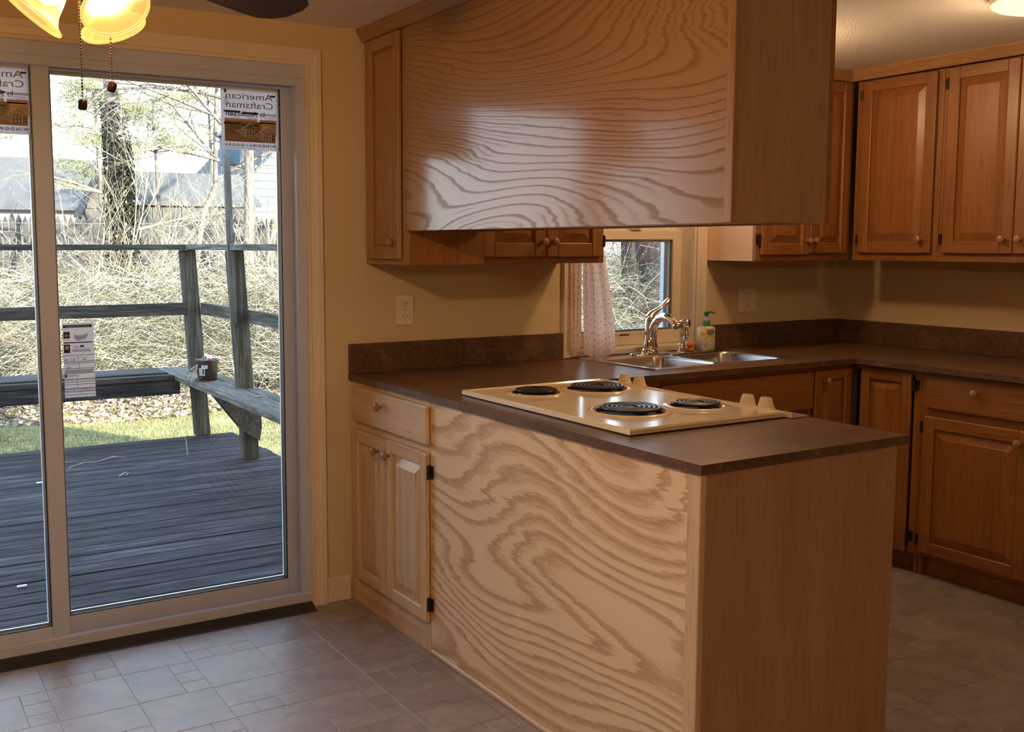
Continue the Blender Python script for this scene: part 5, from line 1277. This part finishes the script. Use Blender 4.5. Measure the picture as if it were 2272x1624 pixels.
tag(MB().box(-0.755, -0.695, 3.03, 3.045, DZ+0.004, DZ+0.010, 0.001).build('white_scrap', M['white_print']), 'white plastic scrap on the deck far behind the sliding panel', 'scrap')
tag(MB().box(-1.125, -1.085, 0.995, 1.008, DZ+0.004, DZ+0.010, 0.001).build('white_scrap', M['white_print']), 'white plastic scrap on the deck close to the sliding panel', 'scrap')
tag(MB().box(0.54, 0.575, 2.62, 2.632, bz1+0.001, bz1+0.008, 0.002).build('wood_chip', M['knob_oak']), 'small brown wood chip on the bench in front of the deck post', 'scrap')

# ------------------------------------------------------------------ bramble thicket (stuff)
def tubes_np(P, R, k=3):
    """P (N,K,3) polylines, R (N,K) radii -> k-sided tubes, numpy"""
    N, K, _ = P.shape
    T = np.empty_like(P); T[:, 1:-1] = P[:, 2:]-P[:, :-2]; T[:, 0] = P[:, 1]-P[:, 0]; T[:, -1] = P[:, -1]-P[:, -2]
    T /= np.linalg.norm(T, axis=2, keepdims=True)+1e-9
    ref = np.where(np.abs(T[..., 2:3]) < 0.9, np.array([0, 0, 1.0]), np.array([1.0, 0, 0]))
    A = np.cross(T, ref); A /= np.linalg.norm(A, axis=2, keepdims=True)+1e-9; B = np.cross(T, A)
    ang = 2*PI*np.arange(k)/k
    V = P[:, :, None] + R[:, :, None, None]*(A[:, :, None]*np.cos(ang)[None, None, :, None] + B[:, :, None]*np.sin(ang)[None, None, :, None])
    base = (np.arange(N)*K*k)[:, None, None] + (np.arange(K-1)*k)[None, :, None]
    j = np.arange(k)[None, None, :]; jn = (j+1) % k
    F = np.stack([base+j, base+jn, base+k+jn, base+k+j], -1).reshape(-1, 4)
    return V.reshape(-1, 3), F
def canes(n, x, y, z, length, spread, droop, r, K=5, kink=0.12):
    a = rng.uniform(0, 2*PI, n); up = rng.uniform(0.25, 1.0, n); L = length*rng.uniform(0.5, 1.3, n)
    d = np.stack([np.cos(a)*spread, np.sin(a)*spread, up], 1); d /= np.linalg.norm(d, axis=1)[:, None]
    t = np.linspace(0, 1, K)
    P = np.stack([x, y, z], 1)[:, None, :] + d[:, None, :]*(t[None, :, None]*L[:, None, None])
    P[:, :, 2] -= droop*(t**2)[None, :]*L[:, None]*rng.uniform(0.2, 1.2, n)[:, None]
    P[:, 1:] += rng.normal(0, kink, (n, K-1, 3))*L[:, None, None]*0.22
    R = r*rng.uniform(0.6, 1.4, n)[:, None]*(1-0.7*t)[None, :]
    return P, R
def thick_xy(n, x0, x1, y0, y1):
    x = rng.uniform(x0, x1, n); f = rng.uniform(0, 1, n)**1.3
    front = y0 + 0.5*np.sin(x*1.3)+0.3*np.sin(x*3.1+1)
    return x, front+(y1-front)*f
Ps, Rs = [], []
def add_canes(n, xr, yr, L, spread, droop, r, zs=0.0, kink=0.12):
    x, y = thick_xy(n, *xr, *yr); z = gh(x, y)+rng.uniform(0, 1, n)*zs
    P, R = canes(n, x, y, z, L, spread, droop, r, 5, kink); Ps.append(P); Rs.append(R)
    m = int(n*1.9); idx = rng.integers(0, n, m); kk = rng.integers(1, 4, m)
    Q, S = canes(m, P[idx, kk, 0], P[idx, kk, 1], P[idx, kk, 2], L*0.42, 1.4, 0.35, r*0.55, 5, 0.2); Ps.append(Q); Rs.append(S)
for (xr, dens) in (((-2.2, 6.2), 1.0), ((6.2, 12.0), 0.8)):
    k = (xr[1]-xr[0])*dens
    add_canes(int(480*k), xr, (8.6, 13.0), 1.75, 0.9, 0.35, 0.0048, 0.0, 0.16)
    add_canes(int(430*k), xr, (8.3, 10.0), 1.1, 1.2, 0.5, 0.0036, 0.3, 0.22)
    add_canes(int(300*k), xr, (9.0, 13.0), 2.4, 0.55, 0.16, 0.0040, 0.0, 0.24)
add_canes(2600, (8.5, 19.0), (11.5, 16.5), 3.6, 0.55, 0.15, 0.0060, 0.0, 0.24)
for (xr, dens) in (((-2.2, 6.2), 1.0), ((6.2, 12.0), 0.8)):
    k = (xr[1]-xr[0])*dens
    add_canes(int(520*k), xr, (8.6, 11.5), 0.7, 1.6, 0.2, 0.0032, 1.4, 0.32)
P = np.concatenate(Ps); R = np.concatenate(Rs)
_b = P[:, 0]; _k = ~((_b[:, 0] > 8.7) & (_b[:, 0] < 10.3) & (_b[:, 1] < 9.75) & (P[:, :, 2].max(1) > 0.85) & (rng.uniform(0, 1, len(P)) < 0.75))
P, R = P[_k], R[_k]
P[:, :, 2] = np.maximum(P[:, :, 2], gh(P[:, :, 0], P[:, :, 1])+0.01)
V, F = tubes_np(P, R)
print('thicket quads', len(F))
tag(raw('bramble_thicket', V, F, M['bramble'], loc=(4, 10, GZ), tone=np.repeat(rng.uniform(0, 1, len(P)), 15)), 'dense tangle of bare straw-coloured brambles behind the lawn', 'brambles', kind='stuff')
sel = rng.integers(0, len(P), 30000); kk = rng.integers(2, 5, 30000); c = P[sel, kk]
ok = c[:, 2] < 1.9; c = c[ok]
V, F = scatter_quads(len(c), c[:, 0], c[:, 1], c[:, 2], 0.012, 1.0)
tag(raw('thicket_buds', V, F, M['bud'], loc=(4, 10, GZ)), 'yellow-green opening buds scattered through the brambles', 'buds', kind='stuff')

# ------------------------------------------------------------------ trees
def rec_branch(m, p, d, L, r, depth, gravity=0.0, spread=0.55, nseg=4):
    pts = [p]; rs = [r]; q = Vector(p); dd = Vector(d).normalized()
    for s in range(nseg):
        dd = (dd + Vector((random.gauss(0, .13), random.gauss(0, .13), random.gauss(0, .10)-gravity))).normalized(); q = q + dd*(L/nseg); pts.append(q.copy()); rs.append(r*(1-0.55*(s+1)/nseg))
    m.tube(pts, rs, 6 if r > 0.02 else 4, False)
    if depth <= 0: return
    for s in range(1, nseg+1):
        for _ in range(2 if s == nseg else random.choice((1, 1, 2))):
            nd = (dd + Vector((random.gauss(0, spread), random.gauss(0, spread), random.gauss(0.05, spread*0.7)))).normalized()
            rec_branch(m, pts[s], nd, L*random.uniform(0.45, 0.68), rs[s]*random.uniform(0.45, 0.62), depth-1, gravity, spread, nseg)
random.seed(21)
iv = thing('ivy_clad_tree', 'tall broken tree trunk wrapped in dark ivy behind the deck', 'tree', (2.22, 14.0, GZ+0.1))
tp = [(2.20, 14.0, GZ), (2.22, 14.0, 1.2), (2.19, 14.0, 2.6), (2.16, 14.0, 3.5), (2.06, 14.0, 4.4), (1.98, 14.0, 5.6)]
MB().tube(tp, [0.20, 0.165, 0.15, 0.13, 0.10, 0.06], 12).build('trunk', M['bark'], iv, smooth=True)
n = 8500; t = rng.uniform(0, 1, n)**0.9*3.95; zc = GZ+0.2+t
cx = np.interp(zc, [q[2] for q in tp], [q[0] for q in tp]); rr = np.interp(zc, [-0.4, 1.2, 2.6, 3.5, 4.4], [0.28, 0.27, 0.23, 0.20, 0.12]); rr = rr*rng.uniform(0.62, 1.12, n); a = rng.uniform(0, 2*PI, n)
bare = (zc > 3.15) & (np.cos(a) > 0.1) & (rng.uniform(0, 1, n) < 0.85)
zc, cx, rr, a = zc[~bare], cx[~bare], rr[~bare], a[~bare]
V, F = scatter_quads(len(zc), cx+rr*np.cos(a), 14+rr*np.sin(a), zc, 0.036, 1.0); o = raw('ivy_leaves', V, F, M['ivy'], iv); o['kind'] = 'stuff'
m = MB()
for z, sx in ((2.2, -1), (2.9, 1), (1.6, 1), (3.2, -1)): rec_branch(m, Vector((2.2, 14, z)), Vector((sx, -0.2, 0.35)), 1.2, 0.028, 2, 0.03)
m.build('branches', M['twig'], iv)

bt = thing('bare_tree', 'bare grey tree with spreading branches near the birdhouse', 'tree', (4.06, 13.0, GZ))
MB().tube([(4.06, 13, GZ), (4.065, 13, 1.4), (4.09, 13, 2.5), (4.10, 13, 3.1), (4.30, 13.1, 4.2), (4.5, 13.2, 5.4)], [0.125, 0.10, 0.085, 0.078, 0.06, 0.035], 10).build('trunk', M['bark'], bt, smooth=True)
m = MB()
for (z, d, L) in ((3.0, (-0.9, 0.1, 0.75), 2.6), (3.3, (-1, -0.2, 0.45), 2.8), (3.7, (-0.8, 0.3, 0.3), 2.6), (4.1, (-1, 0, 0.1), 2.8), (4.6, (-0.9, -0.1, -0.05), 2.6), (3.6, (0.9, 0.1, 0.8), 1.8), (4.4, (0.7, 0.2, 0.6), 1.8), (2.7, (-0.8, 0.2, 0.25), 1.7)):
    rec_branch(m, Vector((4.09+max(0, z-3.1)*0.18, 13.05, z)), Vector(d), L, 0.034, 3, 0.02)
m.build('branches', M['bark'], bt)
yt = thing('young_tree', 'slender pale leaning tree standing before the grey shed', 'tree', (3.55, 14.5, GZ))
MB().tube([(3.5, 14.5, GZ), (3.62, 14.5, 1.2), (3.74, 14.5, 1.95), (3.98, 14.5, 2.5), (4.0, 14.5, 3.4), (4.05, 14.5, 4.4), (4.0, 14.6, 5.6)], [0.055, 0.05, 0.046, 0.044, 0.04, 0.03, 0.02], 8).build('trunk', M['bark'], yt, smooth=True)
m = MB()
for z, sx in ((2.6, 1), (3.0, -1), (3.5, 1), (3.9, -1), (4.4, 1)): rec_branch(m, Vector((4.0, 14.5, z)), Vector((sx, 0.1, 0.7)), 1.5, 0.022, 3, 0.0)
m.build('branches', M['bark'], yt)
sp2 = [(0.05, 9.3, 0.9, 'forked pale sapling low in the brambles left of the deck view', 5), (1.3, 11.0, 2.3, 'pale upright sapling rising above the brambles near the ivy tree', 6), (3.6, 10.6, 2.1, 'pale twiggy sapling by the right jamb side of the door view', 6)]
for (x, y, h, lab, nb) in sp2:
    s = thing('sapling', lab, 'sapling', (x, y, float(gh(x, y))))
    m = MB()
    for q in range(nb): rec_branch(m, Vector((x+random.gauss(0, .06), y+random.gauss(0, .05), float(gh(x, y)))), Vector((random.gauss(0, .16), random.gauss(0, .1), 1)), h*random.uniform(0.8, 1.25), 0.013, 2, 0.0, 0.35, 5)
    m.build('stems', M['twig'], s)
def pine(x, y, h, lab, crown0, n, rad, nm='pine_tree'):
    zg = float(gh(x, y)); p = thing(nm, lab, 'tree', (x, y, zg))
    MB().tube([(x, y, zg), (x+0.1, y, zg+h*0.5), (x, y, zg+h)], [0.06, 0.05, 0.02], 8).build('trunk', M['bark'], p, smooth=True)
    m = MB(); cs = []
    for q in range(n):
        z = zg+crown0+(h-crown0)*random.random()**0.8; a = random.uniform(0, 2*PI); L = rad*(1-0.6*(z-zg-crown0)/(h-crown0+0.01))*random.uniform(0.5, 1.1)
        e = Vector((x+L*math.cos(a), y+L*math.sin(a), z+L*random.uniform(-0.1, 0.25))); mid = Vector((x+0.5*L*math.cos(a), y+0.5*L*math.sin(a), z+0.02))
        m.tube([(x, y, z-0.1), mid, e], [0.016, 0.011, 0.004], 4, False)
        for _ in range(4): cs.append(e + (mid-e)*random.random()*0.9 + Vector((random.gauss(0, .14), random.gauss(0, .14), random.gauss(0, .07))))
    m.build('boughs', M['bark'], p)
    cs = np.array(cs); k = 95; c = np.repeat(cs, k, 0) + rng.normal(0, 1, (len(cs)*k, 3))*np.array([0.17, 0.17, 0.075])
    V, F = scatter_quads(len(c), c[:, 0], c[:, 1], c[:, 2], 0.024, 1.0); o = raw('needles', V, F, M['needle'], p); o['kind'] = 'stuff'
pine(3.3, 21.5, 5.4, 'sunlit pine just left of the ivy-clad trunk', 2.5, 34, 1.5)
pine(4.9, 22.5, 5.0, 'sunlit pine to the right of the ivy-clad trunk', 3.3, 26, 1.8)
pine(7.3, 25.8, 6.2, 'thin distant pine seen through bare branches above the shed', 4.0, 22, 1.9)
pine(0.9, 26.0, 6.0, 'distant pine behind the low white roof at left', 3.6, 20, 1.6)
pine(11.2, 4.2, 5.2, 'unseen pine added beside the house to shade the brambles', 0.6, 46, 1.5)  # never in view, added to shade the brambles outside the kitchen window
tk = thing('dark_tree', 'broad dark tree trunk among brambles, right of the two outside the kitchen window', 'tree', (9.85, 9.7, GZ))
MB().tube([(10.22, 9.7, GZ), (10.12, 9.7, 0.3), (10.03, 9.7, 0.95), (9.91, 9.7, 1.6), (9.83, 9.7, 3.0), (9.7, 9.7, 5.0), (9.6, 9.7, 9.0)], [0.34, 0.27, 0.235, 0.22, 0.20, 0.17, 0.10], 14).build('trunk', M['bark_dark'], tk, smooth=True)
m = MB(); [rec_branch(m, Vector((9.65, 9.7, z_)), Vector((s_, 0.2*s_, .5)), 3.0, 0.08, 3) for z_, s_ in ((3.6, -1), (4.6, 1), (5.6, -1), (6.6, 1), (7.6, -1), (8.4, 1))]; m.build('branches', M['bark_dark'], tk)
tk = thing('dark_tree', 'slimmer dark tree trunk among brambles, left of the two outside the kitchen window', 'tree', (9.5, 10.3, GZ))
MB().tube([(10.18, 10.4, GZ), (10.16, 10.4, 0.9), (10.13, 10.4, 1.6), (10.1, 10.4, 3.2), (10.1, 10.4, 5.0), (10.2, 10.4, 8.5)], [0.19, 0.17, 0.16, 0.15, 0.13, 0.07], 12).build('trunk', M['bark_dark'], tk, smooth=True)
m = MB(); [rec_branch(m, Vector((9.95, 10.4, z_)), Vector((s_, -0.1, .6)), 2.6, 0.06, 3) for z_, s_ in ((3.6, 1), (4.6, -1), (5.8, 1), (7.0, -1))]; m.build('branches', M['bark_dark'], tk)

# ------------------------------------------------------------------ fence, sheds, houses
fn = thing('picket_fence', 'dark grey stockade fence with pointed pickets beyond the brambles', 'fence', (4.5, 20.0, GZ+0.3))
pk = None
for q in range(96):
    x = 0.2+q*0.132; zt = 2.08+0.03*math.sin(q*1.7)+random.uniform(-.02, .02)
    if pk is None:
        b = MB(); b.prism([(-0.06, 0.0), (0.06, 0.0), (0.06, 1.62), (0.0, 1.76), (-0.06, 1.62)], lambda u, v, d: (u, d, v), -0.011, 0.011)
        o = b.build('picket', M['fence'], fn, fix=True); pk = o.data
        pk.transform(Matrix.Translation(wloc(fn)))
    else:
        o = bpy.data.objects.new('picket', pk); COL.objects.link(o); o.parent = fn
    o.location = Vector((x, 20.0+random.uniform(-.008, .008), zt-1.76)) - wloc(fn)
MB().box(0.1, 13.0, 20.015, 20.06, 0.75, 0.84).build('fence_rail', M['fence'], fn); MB().box(0.1, 13.0, 20.015, 20.06, 1.6, 1.69).build('fence_rail', M['fence'], fn)
tag(MB().tube([(-6, 18, 1.865), (2, 18, 1.85), (8, 18, 1.885), (14, 18, 1.9)], 0.004, 4).build('utility_wire', M['wire']), 'pale thin wire strung level across the brambles', 'wire')

def hut(nm, lab, cat, x0, x1, y0, y1, zg, ze, zr, wall, roof, ridge='x', over=0.15, boards=0, loc=None):
    h = thing(nm, lab, cat, ((x0+x1)/2, (y0+y1)/2, zg))
    if ridge == 'x':
        ym = (y0+y1)/2
        m = MB(); m.prism([(y0, zg), (y1, zg), (y1, ze), (ym, zr), (y0, ze)], lambda u, v, d: (d, u, v), x0, x1); w = m.build('wall', wall, h, fix=True)
        for s, ya in ((1, y0), (-1, y1)):
            sl = (zr-ze)/(ym-y0)
            m = MB(); m.prism([(ya-s*over, ze-sl*over+0.005), (ym, zr+0.005), (ym, zr+0.085), (ya-s*over, ze-sl*over+0.085)], lambda u, v, d: (d, u, v), x0-over, x1+over); m.build('roof', roof, h, fix=True)
        n = 0
        if boards:
            k = int((x1-x0)/boards); b0 = None
            for q in range(k):
                MB().box(x0+q*boards+0.01, x0+(q+1)*boards-0.012, y0-0.02, y0-0.002, zg, ze-sl*0.02-0.01).build('board', wall, h)
    else:
        xm = (x0+x1)/2; sl = (zr-ze)/(xm-x0)
        m = MB(); m.prism([(x0, zg), (x1, zg), (x1, ze), (xm, zr), (x0, ze)], lambda u, v, d: (u, d, v), y0, y1); m.build('wall', wall, h, fix=True)
        for s, xa in ((1, x0), (-1, x1)):
            m = MB(); m.prism([(xa-s*over, ze-sl*over+0.005), (xm, zr+0.005), (xm, zr+0.085), (xa-s*over, ze-sl*over+0.085)], lambda u, v, d: (u, d, v), y0-over, y1+over); m.build('roof', roof, h, fix=True)
        z = zg+0.2; q = 0
        while z < zr-0.2:
            hw = (x1-x0)/2 if z < ze else (zr-z)/sl*1.0
            hw = min(hw, (x1-x0)/2)-0.02
            MB().add([(xm-hw, y0-0.002, z+0.24), (xm+hw, y0-0.002, z+0.24), (xm+hw, y0-0.03, z), (xm-hw, y0-0.03, z), (xm-hw, y0, z), (xm+hw, y0, z)], [(0, 1, 2, 3), (3, 2, 5, 4), (0, 3, 4), (1, 5, 2)]).build('shingle', wall, h); z += 0.25
    return h
hut('garden_shed', 'grey board shed with a pale asphalt gable roof behind the fence', 'shed', 4.25, 7.75, 23.2, 26.4, 0.1, 2.50, 3.32, M['shed_wall'], M['shed_roof'], 'x', 0.14, 0.25)
hut('house', 'low white house with a broad grey roof beyond the fence at left', 'house', -4.5, 5.6, 31.5, 38, 0.3, 2.70, 4.35, M['shed_white'], M['shed_roof'], 'x', 0.35)
hut('house', 'blue-grey shingled house gable at right behind the sheds', 'house', 8.6, 13.4, 28.5, 36, 0.3, 2.7, 5.2, M['shingle'], M['shed_roof'], 'y', 0.25)
hut('playhouse', 'small narrow shingled gable hut hidden beside the ivy tree', 'shed', 3.15, 4.15, 22.2, 23.1, 0.1, 2.25, 3.25, M['shed_wall'], M['fence'], 'y', 0.08)
